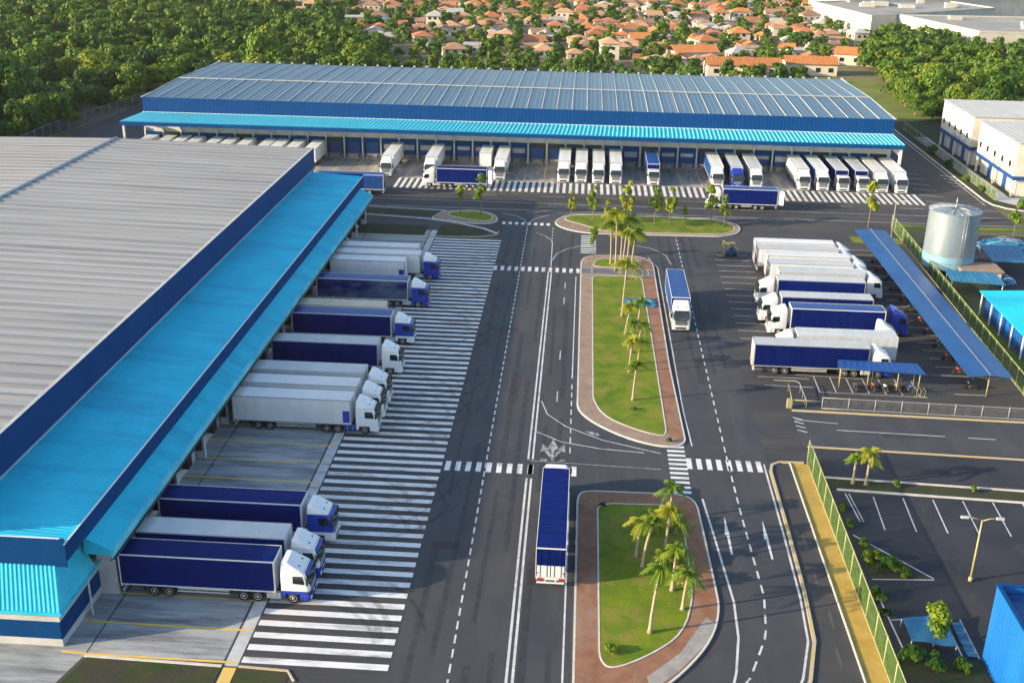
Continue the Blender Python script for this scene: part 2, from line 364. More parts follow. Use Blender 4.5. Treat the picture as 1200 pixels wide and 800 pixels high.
# loading concrete by the near building
g = MB(); rect(g, -39.4, 70.2, -26.25, 191, .012); poly(g, [(-75, 50), (-42, 50), (-37.2, 70.2), (-39.4, 80), (-75, 80)], .0125)
struct('loading_apron', g, ['concrete'])
g = MB(); rect(g, -26.05, 69.8, -25.0, 191, .014); struct('drain_strip', g, ['strip'])
g = MB(); rect(g, -26.25, 70.2, -26.05, 191, .013)
for x in (-37.2,): rect(g, x - .06, 70.2, x + .06, 191, .0165)
for k in range(30):
    y = 72.4 + 4.1 * k
    if y < 190: rect(g, -37.1, y - .015, -26.3, y + .015, .0165)
for k in range(40):
    rect(g, -98 + k * 4.1 + 2, 229.3, -98 + k * 4.1 + 2.03, 244.8, .0165)
struct('apron_joint', g, ['joint'])
g = MB(); rect(g, -98, 229.2, 66.5, 246, .012); struct('back_apron', g, ['concrete_back'])
g = MB(); poly(g, [(-37, 217.2), (20, 216.4), (68, 217.4), (80, 220), (80, 224), (69, 220.6), (68, 229), (-38, 229)], .006); struct('dusty_lane', g, ['dirt'])
g = MB(); poly(g, [(-36.9, 70.0), (-26.2, 69.8), (-26.2, 52), (-41.2, 52)], .03); rect(g, -24.9, 52, -20.8, 69.5, .03)
struct('verge', g, ['grass_dark'])
g = MB(); rect(g, -39.3, 187.2, -27, 193.8, .03)
poly(g, chaikin([(-25, 187.5), (-17.5, 188.6), (-15.5, 190.2), (-17.5, 193.0), (-21, 194.8), (-25, 195)], 2), .03)
poly(g, [(-40, 201), (-26, 200), (-26, 203.2), (-40, 204.2)], .03)
struct('lawn', g, ['grass_dark'])

PZ = .018
g = MB()                                            # hatched loading zone along the near building
k = 0; y = 70.3
while y < 186.4:
    rect(g, -24.85, y, -13.35, y + .74, PZ); y += 1.6
struct('zebra_hatching', g, ['paint'])
g = MB(); x = -38.0
while x < 68.2:
    rect(g, x, 220.5, x + .62, 228.9, PZ); x += 1.27
line(g, [(-38, 229.0), (68.3, 229.0)], .18, PZ + .002)
struct('back_hatching', g, ['paint'])
g = MB()                                            # lane lines
dashes(g, [(-8.5, 52), (-9.1, 160), (-9.3, 196)], 1.1, .75, .16, PZ)
for dx in (-.3, .18): line(g, [(-3.75 + dx, 52), (-4.05 + dx, 102)], .22, PZ); line(g, [(-4.1 + dx, 106.2), (-4.3 + dx, 170)], .2, PZ)
line(g, [(-4.3, 172.5), (-4.5, 186)], .14, PZ); dashes(g, [(-4.6, 186), (-4.7, 196)], 1, 1, .14, PZ)
line(g, [(.15, 52), (.1, 99.5)], .16, PZ); dashes(g, [(.0, 108), (-.1, 127)], 1.4, 1.0, .14, PZ); line(g, [(-.1, 128), (-.2, 168)], .14, PZ)
line(g, [(13.3, 111), (13.0, 120), (12.9, 174), (11.6, 179.5)], .14, PZ)
line(g, [(12.2, 67), (13.6, 72.5), (14.3, 77), (14.5, 82), (13.9, 92), (13.4, 99.5)], .2, PZ)
dashes(g, [(11.5, 67.2), (14.6, 71.9), (16.6, 77.5), (17.2, 83), (16.9, 97), (16.8, 110)], 1.3, .9, .18, PZ)
dashes(g, [(16.8, 110), (16.85, 145), (17, 192)], 1.3, 1.1, .16, PZ)
line(g, [(20.6, 107.5), (20.5, 94), (20.3, 83), (19.9, 77), (18.7, 72.3), (16.5, 67)], .2, PZ)
for x0, y0 in ((-1.8, 162), (-1.8, 155), (-1.8, 134), (-1.8, 121)): line(g, [(x0, y0), (x0, y0 + 3)], .12, PZ)
for pts in ([(-4.2, 176), (-3.6, 179.5), (-2, 182.5), (.2, 184.5), (3, 185.2)], [(9.8, 186), (12.5, 184.5), (14.6, 181), (15.2, 176)],
            [(-9.4, 197), (-10.2, 200), (-12, 202.5), (-14.5, 204)], [(-9.4, 197), (-8.4, 200.5), (-5.5, 204)],
            [(-4.5, 187), (-6, 190), (-7.6, 191.5)], [(-4, 113), (-1, 110.6), (3.2, 109.4), (8, 108.9)], [(-3.6, 121), (-2.8, 117.5), (-.6, 114.5), (3.5, 111.5), (9.8, 108.9)]):
    line(g, pts, .13, PZ)
line(g, [(-41, 206.6), (81, 206.8)], .16, PZ); line(g, [(-41, 211.8), (81, 212.4)], .16, PZ); dashes(g, [(-36, 217.2), (81, 217.6)], 5, 9, .14, PZ)
line(g, [(-10, 205.3), (40, 205.6)], .12, PZ)
struct('lane_marking', g, ['paint_thin'])
g = MB()                                            # crosswalks
x = -13.0
while x < -3.8: rect(g, x, 102.9, x + .55, 105.0, PZ); x += 1.08
rect(g, .2, 102.9, .75, 105.0, PZ); rect(g, -4.3, 102.9, -3.75, 105, PZ)
x = 12.4
while x < 20.6: rect(g, x, 105.7, x + .55, 108.1, PZ); x += 1.05
y = 100.4
while y < 111.0: rect(g, 10.5, y, 12.4, y + .5, PZ); y += 1.0
x = -13.4
while x < .2: rect(g, x, 169.8, x + .55, 172.0, PZ); x += 1.1
x = -14.0
while x < -4.9: rect(g, x, 196.4, x + .6, 198.0, PZ); x += 1.15
y = 180.6
while y < 191: rect(g, .4, y, 3.0, y + .5, PZ); y += 1.1
struct('crosswalk', g, ['paint'])
g = MB()                                            # arrows and the lane emblem
g2 = MB()
for x0, y0, s in ((15.2, 89.5, 1), (18.8, 89.0, 1)):
    poly(g2, [(x0 - .1, y0), (x0 + .1, y0), (x0 + .12, y0 + 3.4), (x0 - .12, y0 + 3.4)], PZ)
    poly(g2, [(x0 - .28, y0 + 3.4), (x0 + .16, y0 + 3.2), (x0 + .02, y0 + 6.8)], PZ)
struct('road_arrow', g2, ['paint'])
# lane emblem
for p_ in ([(-2.0, 106.2), (-1.7, 106.2), (-1.7, 108.4), (-1.3, 109), (-1.85, 111.2), (-2.4, 109), (-2.0, 108.4)], [(-2.1, 106.8), (-2.8, 108.3), (-3.2, 108.0), (-3.0, 110.0), (-2.5, 109.0), (-2.3, 108.6), (-2.05, 107.6)],
           [(-1.6, 106.8), (-.9, 108.4), (-.5, 108.1), (-.6, 110.1), (-1.1, 109.3), (-1.3, 108.7), (-1.6, 107.6)], [(-3.2, 105.9), (-2.5, 105.9), (-2.4, 106.4), (-3.0, 106.6)], [(-1.2, 105.9), (-.6, 106.0), (-.5, 106.4), (-1.1, 106.3)]):
    poly(g, p_, PZ)
poly(g, [(1.6, 113.6), (2.4, 112.6), (3.2, 112.6), (3.0, 113.2)], PZ)
line(g, [(-4.5, 105.9), (9.6, 105.3)], .1, PZ + .001)
struct('road_arrow', g, ['paint_worn'])
g = MB()                                            # yellow bay lines
for k in range(31):
    y = 70.4 + 4.1 * k
    if y < 190:
        line(g, [(-39.2, y), (-37.6, y - .1), (-30, y - .15), (-25.2, y - .15)], .24, PZ + .002)
line(g, [(-25.2, 79.0), (-20.6, 78.6)], .13, PZ + .002); line(g, [(-25.2, 110.9), (-17.5, 110.4)], .11, PZ + .003)
for k in range(40):
    x = -98 + k * 4.1; line(g, [(x, 229.4), (x, 244.8)], .14, PZ + .002)
rect(g, -26.0, 66.5, -25.0, 69.6, .032)
struct('bay_line', g, ['yellow_paint'])
g = MB()                                            # stall lines of the lorry park and the car park
for k in range(14):
    y = 144.2 + 2.95 * k; line(g, [(22.6, y), (28.4, y)], .13, PZ)
for k in range(22):
    y = 128.3 + 2.85 * k; line(g, [(46.6, y), (50.2, y)], .13, PZ)
for y in (133.6, 131.2, 128.6): line(g, [(22.6 + (133.6 - y) * .2, y), (29.5, y - .1)], .12, PZ)
for k in range(7): line(g, [(29.8 + 2.0 * k + .4, 132), (30.1 + 2.0 * k, 127.3)], .12, PZ)
line(g, [(28, 132.2), (36, 131.8)], .1, PZ); line(g, [(30, 127.2), (43, 126.9)], .1, PZ)
line(g, [(30, 116.7), (42, 116.3)], .14, PZ); line(g, [(44.5, 116.2), (47.5, 116.1)], .14, PZ); line(g, [(25.8, 119), (30.5, 118.4)], .13, PZ)
for k in range(9):
    x = 30.7 + 2.95 * k; line(g, [(x, 101.6), (x - .35, 95.2)], .13, PZ)
line(g, [(28, 102), (28.3, 96.5)], .13, PZ); line(g, [(28.35, 102), (28.65, 96.5)], .1, PZ)
line(g, [(27.1, 94.0), (32.7, 87.2)], .14, PZ); line(g, [(27.2, 86.6), (32.7, 87.0)], .14, PZ)
line(g, [(27.1, 85.1), (27.4, 76.6)], .14, PZ); line(g, [(27.4, 80.6), (31.9, 81.4)], .12, PZ)
line(g, [(31.9, 81.6), (31.9, 75.6)], .13, PZ); line(g, [(33.2, 81.2), (33.2, 76)], .13, PZ)
for k in range(4): line(g, [(25.6, 119.6 - 1.1 * k), (26.6, 119.1 - 1.1 * k)], .2, PZ)
struct('stall_line', g, ['paint_thin'])
g = MB()
for k in range(6): line(g, [(69, 224 + 5 * k), (73.5, 222.6 + 5 * k)], .18, PZ)
for k in range(4): line(g, [(78.2, 238 + 3.2 * k), (80.6, 236 + 3.2 * k)], .35, PZ)
line(g, [(79.9, 222), (79.9, 300)], .16, PZ)
struct('side_marking', g, ['paint_thin'])

# wear: tyre tracks, patches, manholes
M['tyre_mark'] = mesh_mat('tyre_mark', (.018, .018, .020), .17, .05)
M['patch'] = mat('patch', (.030, .032, .038), (.042, .043, .047), rough=.85, scale=.5)
M['patch_light'] = mat('patch_light', (.070, .070, .072), (.085, .084, .082), rough=.85, scale=.5)
rw = random.Random(31); g = MB()
for y in (79.5, 83.1, 88.9, 93, 97, 102, 111.5, 115.3, 119.2, 123.6, 128, 133, 138, 146, 152.3, 158, 164.7, 172, 178):
    r_ = rw.uniform(7, 11); x0 = -24.5; up = rw.choice((-1, 1))
    for dy in (-.95, .95):
        pts = [(x0 - 4, y + dy), (x0 + rw.uniform(2, 4), y + dy)]; R1 = r_ - up * dy
        cx, cy = pts[-1][0], y + up * r_
        pts += [(cx + R1 * math.sin(a), cy - up * R1 * math.cos(a)) for a in (.2, .4, .6, .8, 1.0, 1.2, 1.4)]
        line(g, pts, rw.uniform(.35, .6), PZ + .006)
for x0 in (-11.9, -10.1, -7.3, -5.4, -3.0, -1.2, 13.8, 15.6, 17.8, 19.5):
    yb = 52
    while yb < 192:
        ye = min(yb + rw.uniform(14, 40), 192)
        if x0 < 12 or yb > 104: line(g, walk([(x0 + rw.uniform(-.2, .2), yb), (x0 + rw.uniform(-.2, .2), ye)], 6), rw.uniform(.4, .7), PZ + .006)
        yb = ye + rw.uniform(2, 16)
for k in range(9):
    y0 = 207.5 + k * 1.4; line(g, [(-38 + rw.uniform(0, 20), y0), (rw.uniform(20, 78), y0 + rw.uniform(-.6, .6))], rw.uniform(.35, .6), PZ + .006)
for x in (45.6, 49.4, 28, 32, -3.7, 7.1, -17, 20, 40):
    for dx in (-.95, .95): line(g, [(x + dx, 229), (x + dx + .3, 222), (x + dx + 2, 217), (x + dx + 6, 213), (x + dx + 12, 211)], .5, PZ + .006)
struct('tyre_track', g, ['tyre_mark'])
g = MB()
for x0, y0, w, d in ((-12.4, 88, 2.6, 1.2), (-7.6, 120, 1.2, 9), (-10.8, 143, 3, 1.5), (15.5, 128, 1.4, 8), (18.5, 150, 2.2, 4), (30, 212, 7, 1.6), (5, 214, 12, 1.2), (24, 137, 2, 5), (-3.2, 83, 1.2, 5), (35, 115.4, 5, 1.2), (71, 255, 2, 9), (42, 92, 3, 2)):
    rect(g, x0, y0, x0 + w, y0 + d, .0105)
struct('asphalt_patch', g, ['patch'])
g = MB()
for x0, y0, w, d in ((-6, 210, 16, 1.6), (48, 209, 14, 1.4)): rect(g, x0, y0, x0 + w, y0 + d, .0112)
for x, y in ((22.1, 100), (22.3, 92), (22.2, 86), (22.4, 80), (22.0, 75)): poly(g, chaikin([(x - .14, y - 1.3), (x + .16, y - .9), (x + .1, y + .4), (x + .2, y + 1.2), (x - .12, y + 1.6), (x - .2, y + .3)], 2), .0112)
struct('asphalt_patch', g, ['patch_light'])
for x, y in ((-6.4, 98), (-11.2, 131), (18.9, 136), (-2.4, 141), (15.4, 176), (20, 209.5), (38, 118.6)):
    g = MB(); poly(g, [(x + .38 * math.cos(a * PI / 8), y + .38 * math.sin(a * PI / 8)) for a in range(16)], .0135); struct('manhole_cover', g, ['joint'])

# islands ------------------------------------------------------------
def island(outer, grass, name, pave, smooth=2, gsmooth=2):
    o = chaikin(outer, smooth); gr = chaikin(grass, gsmooth)
    k = MB(); q = kerb_ring(k, o, .18, 0, .15)
    kerb_ring(k, gr, .14, .1, .19); struct(name + '_kerb', k, ['kerb'])
    p = MB(); poly(p, q, .145); struct(name + '_paving', p, [pave])
    p = MB(); poly(p, inset(gr, .1), .172); struct(name + '_lawn', p, ['grass'])
def dens(pts, step=3.0):
    out = []
    for i, p in enumerate(pts):
        a = Vector(p); b = Vector(pts[(i + 1) % len(pts)]); n = max(1, int((b - a).length / step))
        out += [tuple(a.lerp(b, k / n)) for k in range(n)]
    return out
MO = [(.55, 119.6), (.45, 176.2), (1.3, 178.4), (3.2, 179.4), (9.6, 179.8), (11.6, 178), (12.3, 175.5), (12.3, 133), (12.75, 111.3), (10.6, 110.1), (6.7, 111.6), (3.0, 114.9), (1.2, 117.6)]
island(dens(MO), dens([(2.4, 121.8), (2.3, 168.6), (10.15, 168.6), (10.5, 141.7), (10.75, 113.6), (10.1, 112.7), (6.8, 114.4), (3.6, 117.4)]), 'median', 'brick_tan')
k = MB(); gr = chaikin(dens([(2.3, 172.9), (2.6, 175.6), (3.6, 177.6), (10.2, 177.6), (10.2, 172.9)]), 2)
kerb_ring(k, gr, .14, .1, .19); struct('median_kerb', k, ['kerb'])
p = MB(); poly(p, inset(gr, .1), .172); struct('median_lawn', p, ['grass'])
p = MB(); poly(p, [(10.35, 142), (12.1, 142), (12.1, 134), (12.5, 112.3), (10.9, 112.6), (10.65, 128)], .152); poly(p, [(10.35, 169), (12.1, 169), (12.1, 142), (10.35, 142)], .152)
poly(p, [(10.4, 172.7), (12.1, 172.7), (12.0, 175.4), (11.4, 177.5), (10.4, 178)], .152); struct('red_path', p, ['brick'])
p = MB(); rect(p, .7, 169.3, 12.1, 172.3, .176); struct('crossing_path', p, ['path_grey'])
g = MB()
for yy in (169.2, 172.35): line(g, [(.7, yy), (12.1, yy)], .12, .182)
for xx in (2.3, 7.6, 10.3, 11.2): line(g, [(xx, 169.4), (xx, 172.2)], .1, .182)
struct('path_edge', g, ['paint_thin'])
SO = [(.9, 56), (.85, 98.6), (1.5, 99.9), (11.6, 100.1), (12.8, 98.6), (13.0, 92), (13.2, 84), (13.25, 80.6), (12.2, 76.4), (9.6, 72), (6.4, 68.4), (4, 60), (3, 56)]
island(dens(SO), dens([(2.9, 72.9), (2.85, 97.4), (10.6, 97.8), (11.15, 96.4), (11.15, 82.3), (9.9, 76.9), (7.0, 73.8), (3.9, 71.7)]), 'south_island', 'brick')
p = MB(); poly(p, [(6.6, 71.2), (9.4, 74.4), (11.9, 79.4), (12.6, 78.6), (11.6, 75.8), (9.2, 72.2), (6.9, 69.6)], .152); struct('grey_paving', p, ['grey_pave'])
NO = [(-4.8, 198), (-3.8, 201.6), (-2.0, 204.4), (3, 205.2), (12, 205.2), (25.5, 204.6), (28.6, 202), (29.3, 199), (28.3, 195.4), (25.6, 193.1), (10, 192.4), (1.5, 192.1), (-2.6, 194.2)]
island(dens(NO), dens([(-3.2, 200.6), (-1.8, 203.6), (3, 204.4), (12, 204.5), (25.2, 203.9), (27.6, 201.5), (28.3, 199), (27.5, 196.2), (25.2, 194.3), (12, 193.6), (4.2, 193.6), (1.6, 196.4)]), 'north_island', 'brick_tan')
WO = [(-27.5, 198), (-25.6, 203.8), (-19.6, 205), (-16.2, 203), (-14.8, 199.6), (-15.4, 196.4), (-18.6, 195.6), (-23, 197)]
island(dens(WO), dens([(-24.6, 200.6), (-24, 203.4), (-19.6, 204.2), (-16.8, 202.6), (-15.8, 200), (-16.4, 197.8), (-18.6, 197.4)]), 'west_island', 'brick_tan')
# kerb lines
def kerb_line(name, pts, w=.22, h=.13, m='kerb'):
    k = MB(); P = [Vector(p) for p in pts]; L = []; Q = []
    for i, p in enumerate(P):
        d = (P[min(i + 1, len(P) - 1)] - P[max(i - 1, 0)]).normalized(); n = Vector((-d.y, d.x)) * w / 2
        L.append(p + n); Q.append(p - n)
    k.loft([[(*Q[i], -.02), (*L[i], -.02), (*L[i], h), (*Q[i], h)][::-1] for i in range(len(P))])
    struct(name, k, [m])
kerb_line('east_kerb', [(24.9, 108.2), (22.3, 108.1), (21.4, 107.4), (21.1, 106), (21.0, 94), (20.8, 84), (20.4, 77), (19.2, 72), (17, 66.5), (15, 58)], .3, .14, 'kerb_yellow')
kerb_line('path_kerb', [(23.4, 108), (23.4, 58)], .12, .15)
kerb_line('park_kerb', [(27.3, 102.7), (75, 100.3)], .25)
kerb_line('park_kerb', [(26.6, 105.2), (75, 102.8)], .2)
kerb_line('road_kerb', [(26, 112.1), (75, 110.4)], .25, .12, 'kerb_yellow')
kerb_line('road_kerb', [(25.8, 121.4), (75, 120.4)], .3, .14, 'kerb_yellow')
kerb_line('west_kerb', [(-41, 205.4), (-26, 204.4), (-25, 204)], .2)
kerb_line('west_kerb', [(-40, 199.8), (-28, 198.2), (-22, 196), (-17, 193), (-14.3, 190)], .35)
kerb_line('west_kerb', [(-26.2, 186.9), (-17, 187.7), (-14.4, 189.4), (-14.2, 191.5)], .2, .13, 'kerb_yellow')
kerb_line('hatch_kerb', [(-39.3, 187), (-26.2, 187)], .2)
kerb_line('apron_kerb', [(-37.2, 70.0), (-26.2, 69.7)], .25, .1)
kerb_line('apron_kerb', [(-24.9, 69.8), (-21, 69.6), (-20.2, 68.4)], .18, .1, 'kerb_yellow')
kerb_line('far_kerb', [(81, 309), (81, 226), (81.6, 222.6), (83.5, 220), (88, 217.5), (110, 213)], .35, .14)
g = MB(); rect(g, 23.5, 55, 25.25, 108, .012); struct('ochre_path', g, ['ochre'])
g = MB(); rect(g, 25.3, 55, 26.7, 108, .02); poly(g, [(26.7, 102.9), (75, 100.5), (75, 102.7), (26.7, 105)], .03)
poly(g, [(26.9, 94), (32.5, 87.1), (27.1, 86.7)], .022); poly(g, [(26.8, 76), (33.2, 75.3), (33.2, 55), (26.7, 55)], .03)
struct('verge', g, ['grass_dark'])
g = MB(); poly(g, [(81.2, 226), (81.8, 222.9), (83.6, 220.3), (88, 217.8), (110, 213.4), (110, 320), (81.2, 309)], .03); struct('verge', g, ['grass_dark'])
g = MB(); poly(g, [(86.9, 222), (110, 217), (110, 229), (86.9, 229)], .06); poly(g, [(83.5, 226), (86.9, 222), (86.9, 290), (83.5, 290)], .055); struct('forecourt', g, ['strip'])
g = MB(); poly(g, [(55.6, 128), (110, 128), (110, 203), (57.4, 203)], .02); struct('compound_ground', g, ['soil'])
g = MB(); rect(g, 57.4, 203.4, 81, 205.6, .02); rect(g, 48, 192.4, 56.6, 196.5, .02); rect(g, 57.2, 185.4, 66, 189.5, .026); rect(g, 57, 137, 58.6, 160, .026); struct('verge', g, ['grass'])
g = MB(); rect(g, 65, 160, 80, 200, .03); struct('compound_yard', g, ['asphalt_old'])

# ------------------------------------------------------------------ evening haze over the plain
g = MB(); g.box(-2600, -700, -1.1, 2600, 4600, 64)
hz = bpy.data.materials.new('haze'); hz.use_nodes = True; hn = hz.node_tree.nodes; hn.remove(hn['Principled BSDF'])
pv = hn.new('ShaderNodeVolumePrincipled'); pv.inputs['Color'].default_value = (.95, .93, .88, 1); pv.inputs['Density'].default_value = .00005; pv.inputs['Anisotropy'].default_value = .2
hz.node_tree.links.new(pv.outputs[0], hn['Material Output'].inputs['Volume'])
struct('haze', g, [hz], 'stuff')

# ------------------------------------------------------------------ near warehouse (left)
wa = thing('warehouse', 'near left warehouse with grey ribbed roof, dark blue parapet and wide cyan dock canopy', 'warehouse', (-60, 71, 0))
def part(name, mb, mats, parent, off, label=None):
    # geometry given in world coordinates, stored relative to the parent's base
    mb.v = [(x - off[0], y - off[1], z - off[2]) for x, y, z in mb.v]
    o = ob(name, mb.mesh(name, mats), parent)
    if label: o['label'] = label
    return o
OA = (-60, 71, 0)
RY0, RY1, XR, XE, XW = 73.2, 199.4, -85.2, -49.0, -124.0
b = MB(); b.corr((XE, RY0, 12.0), (XE, RY1, 12.0), (XR, RY1, 12.75), (XR, RY0, 12.75), 2.3, .16, rib=.5, mr=1); part('roof', b, ['roof_grey', 'roof_rib_shade'], wa, OA)
b = MB(); b.corr((XW, RY0, 12.0), (XW, RY1, 12.0), (XR, RY1, 12.74), (XR, RY0, 12.74), 2.3, .16, rib=.5, mr=1); part('roof', b, ['roof_bay', 'roof_rib_shade'], wa, OA)
b = MB(); b.tube([(XR, RY0, 12.86), (XR, RY1, 12.86)], .28, 8)
for k in range(43): b.box(XR - .5, RY0 + k * 3 - .1, 12.75, XR + .5, RY0 + k * 3 + .14, 12.98)
part('ridge_cap', b, ['galv'], wa, OA)
b = MB(); b.box(XE, RY0 - .3, 8.2, XE + .3, RY1 + .2, 12.18); part('parapet', b, ['navy'], wa, OA)
b = MB(); b.box(XE - .04, RY0 - .3, 12.18, XE + .34, RY1 + .2, 12.22); b.box(XE + .3, RY0, 8.52, XE + .42, RY1, 8.62); part('coping', b, ['grey_panel'], wa, OA)
b = MB(); b.box(XW, RY0 - .5, 0, XE, RY0 - .2, 12.1); b.box(XW, RY1, 0, XE, RY1 + .3, 12.1); b.box(XW - .3, RY0, 0, XW, RY1, 12.0); part('end_wall', b, ['navy'], wa, OA)
CX0, CX1 = XE + .3, -39.15
b = MB(); b.corr((CX0, RY0, 8.5), (CX0, 196.2, 8.5), (CX1, 196.2, 8.0), (CX1, RY0, 8.0), .42, .05, rib=.5); part('canopy_roof', b, ['cyan'], wa, OA)
b = MB(); b.corr((CX1 + .02, RY0, 8.06), (CX1 + .02, 196.2, 8.06), (CX1 + .02, 196.2, 6.45), (CX1 + .02, RY0, 6.45), .42, .03, rib=.5, thick=0, out=(1, 0, 0))
b.box(CX1 - .2, RY0, 6.45, CX1, 196.2, 7.98); b.box(-75, RY0 - .12, 6.0, CX1 + .03, RY0 - .02, 8.55)
b.box(-49, 196.2, 6.0, CX1 + .03, 196.35, 8.4)
part('canopy_fascia', b, ['navy'], wa, OA)
b = MB(); b.box(CX1 - .02, RY0 - .15, 8.07, CX1 + .1, 196.3, 8.13); b.box(-75, RY0 - .16, 8.55, CX1 - .3, RY0 - .04, 8.6); part('canopy_edge', b, ['trim_white'], wa, OA)
b = MB(); b.corr((CX1 - .2, 76.6, 6.5), (CX1 - .2, 193.5, 6.5), (-37.15, 193.5, 5.45), (-37.15, 76.6, 5.45), .42, .05, rib=.5); part('lower_canopy', b, ['cyan'], wa, OA)
b = MB(); b.box(-37.15, 76.5, 4.75, -36.98, 193.6, 5.47); part('canopy_edge_panel', b, ['cyan_edge'], wa, OA)
b = MB(); b.tube([(-36.86, 76.5, 4.72), (-36.86, 193.6, 4.72)], .1, 8); b.tube([(-37.2, 76.5, 4.5), (-37.2, 193.6, 4.5)], .06, 6); part('gutter', b, ['dark'], wa, OA)
b = MB(); b.box(-39.3, 78.3, 0, -37.7, 78.6, 5.0); part('side_panel', b, ['grey_panel'], wa, OA)
b = MB(); b.face([(CX1 - .2, 76.55, 6.45), (CX1 - .2, 76.55, 5.0), (-37.15, 76.55, 5.0), (-37.15, 76.55, 5.5)]); part('canopy_end', b, ['cyan_b'], wa, OA)
b = MB(); b.box(-39.5, 79, 0, -39.3, 194, 5.9); part('dock_wall', b, ['grey_panel'], wa, OA)
for k in range(29):
    y = 76.6 + 4.1 * k; 
    if y < 79: continue
    b = MB(); b.box(-39.3, y - 1.5, 1.2, -39.18, y + 1.5, 4.4)
    for j in range(5): b.box(-39.18, y - 1.45, 1.3 + j * .62, -39.15, y + 1.45, 1.82 + j * .62)
    part('dock_door', b, ['door_blue'], wa, OA)
    b = MB(); b.box(-39.3, y - 1.9, 1.0, -38.5, y - 1.5, 4.9); b.box(-39.3, y + 1.5, 1.0, -38.5, y + 1.9, 4.9); b.box(-39.3, y - 1.5, 4.4, -38.4, y + 1.5, 4.9)
    part('dock_shelter', b, ['dark'], wa, OA)
for k in range(15):
    y = 78.6 + 8.2 * k; b = MB(); b.box(-39.18, y - .25, 0, -38.3, y + .25, 5.0); part('column', b, ['grey_panel'], wa, OA)
# front annex below the canopy
b = MB(); b.box(-75, 71.0, 0, -39.3, 79.6, 3.4); part('annex_wall', b, ['grey_panel'], wa, OA)
b = MB(); b.box(-75.0, 70.93, .75, -39.25, 71.0, 2.3); b.box(-39.3, 70.93, .75, -39.23, 79.6, 2.3); part('wall_band', b, ['navy'], wa, OA)
b = MB(); b.corr((-75, 70.6, 3.45), (-38.95, 70.6, 3.45), (-40.1, 73.1, 6.05), (-75, 73.1, 6.05), .36, .06, rib=.5)
b.corr((-38.95, 70.6, 3.45), (-38.95, 77.2, 3.45), (-40.1, 77.2, 6.05), (-40.1, 73.1, 6.05), .36, .05, rib=.5)
part('annex_roof', b, ['cyan_b'], wa, OA)
b = MB(); b.box(-75, 70.5, 3.2, -38.85, 70.62, 3.46); b.box(-38.97, 70.62, 3.2, -38.85, 79.7, 3.46); part('annex_gutter', b, ['cyan_b'], wa, OA)
b = MB(); b.tube([(-38.8, 75.4, 3.2), (-38.8, 75.4, .9), (-38.6, 75.1, .1)], .09, 8); part('downpipe', b, ['grey_panel'], wa, OA)

# ------------------------------------------------------------------ back warehouse
OB = (-16, 246, 0)
wb = thing('warehouse', 'long back warehouse with blue grey white ribbed roof and narrow cyan dock canopy', 'warehouse', OB)
BX0, BX1 = -98.2, 66.6
b = MB(); b.corr((BX0, 246, 12.0), (BX1, 246, 12.0), (BX1, 270, 12.65), (BX0, 270, 12.65), 1.03, .07, rib=.3); part('roof', b, ['roof_blue'], wb, OB)
b = MB(); b.corr((BX0, 302, 12.0), (BX1, 302, 12.0), (BX1, 270.02, 12.64), (BX0, 270.02, 12.64), 1.03, .07, rib=.3); part('roof', b, ['roof_blue'], wb, OB)
b = MB(); n = 50
for k in range(n + 1):
    x = BX0 + (BX1 - BX0) * k / n
    b.tube([(x, 246, 12.12), (x, 270, 12.77), (x, 302, 12.12)], .085, 5)
    b.box(x - .25, 301.6, 12.1, x + .25, 302.2, 12.5)
part('roof_rib', b, ['rib_white'], wb, OB)
b = MB(); b.box(BX0, 269.7, 12.7, BX1, 270.3, 12.86); b.box(BX0 - .2, 245.8, 12.08, BX0 + .1, 302.2, 12.3); b.box(BX1 - .1, 245.8, 12.08, BX1 + .2, 302.2, 12.3); part('ridge_cap', b, ['rib_white'], wb, OB)
b = MB(); b.corr((BX0, 245.8, 12.15), (BX1, 245.8, 12.15), (BX1, 245.8, 8.7), (BX0, 245.8, 8.7), .8, .02, rib=.4, thick=0, out=(0, -1, 0))
b.box(BX0, 245.85, 8.6, BX1, 246.0, 12.05); part('fascia', b, ['navy_b'], wb, OB)
b = MB(); b.box(BX0 - .05, 246, 0, BX0 + .15, 302, 12.05); b.box(BX1 - .15, 246, 0, BX1 + .05, 302, 12.05); b.box(BX0, 301.8, 0, BX1, 302, 12); part('end_wall', b, ['navy_b'], wb, OB)
b = MB(); b.corr((BX0 - 2.8, 239.0, 8.0), (BX1 + 1.0, 239.0, 8.0), (BX1, 245.75, 8.9), (BX0, 245.75, 8.9), .9, .1, rib=.4, mr=1); part('canopy_roof', b, ['cyan_b', 'cyan_light'], wb, OB)
b = MB(); b.box(BX0 - .1, 245.62, 8.85, BX1 + .1, 245.78, 9.0); part('canopy_flashing', b, ['trim_white'], wb, OB)
b = MB(); b.box(BX0 - 2.8, 238.85, 7.15, BX1 + 1.0, 239.0, 7.96); b.box(BX1 + .9, 239.0, 7.15, BX1 + 1.05, 245.7, 7.96); b.box(BX0 - 2.8, 239.0, 7.15, BX0 - 2.65, 245.7, 7.96); part('canopy_fascia', b, ['navy_b'], wb, OB)
b = MB(); b.box(BX0, 245.9, 0, BX1, 246.1, 8.6); part('front_wall', b, ['white_wall'], wb, OB)
b = MB(); b.box(BX1 + .1, 239.2, 0, BX1 + .6, 239.8, 7.4); b.box(BX1 + .1, 239.8, 5.6, BX1 + .6, 245.9, 7.4); part('column', b, ['white_wall'], wb, OB)
b = MB(); b.box(BX0 - 2.4, 239.2, 0, BX0 - 2.0, 239.7, 7.4); part('column', b, ['white_wall'], wb, OB)
rb = random.Random(11)
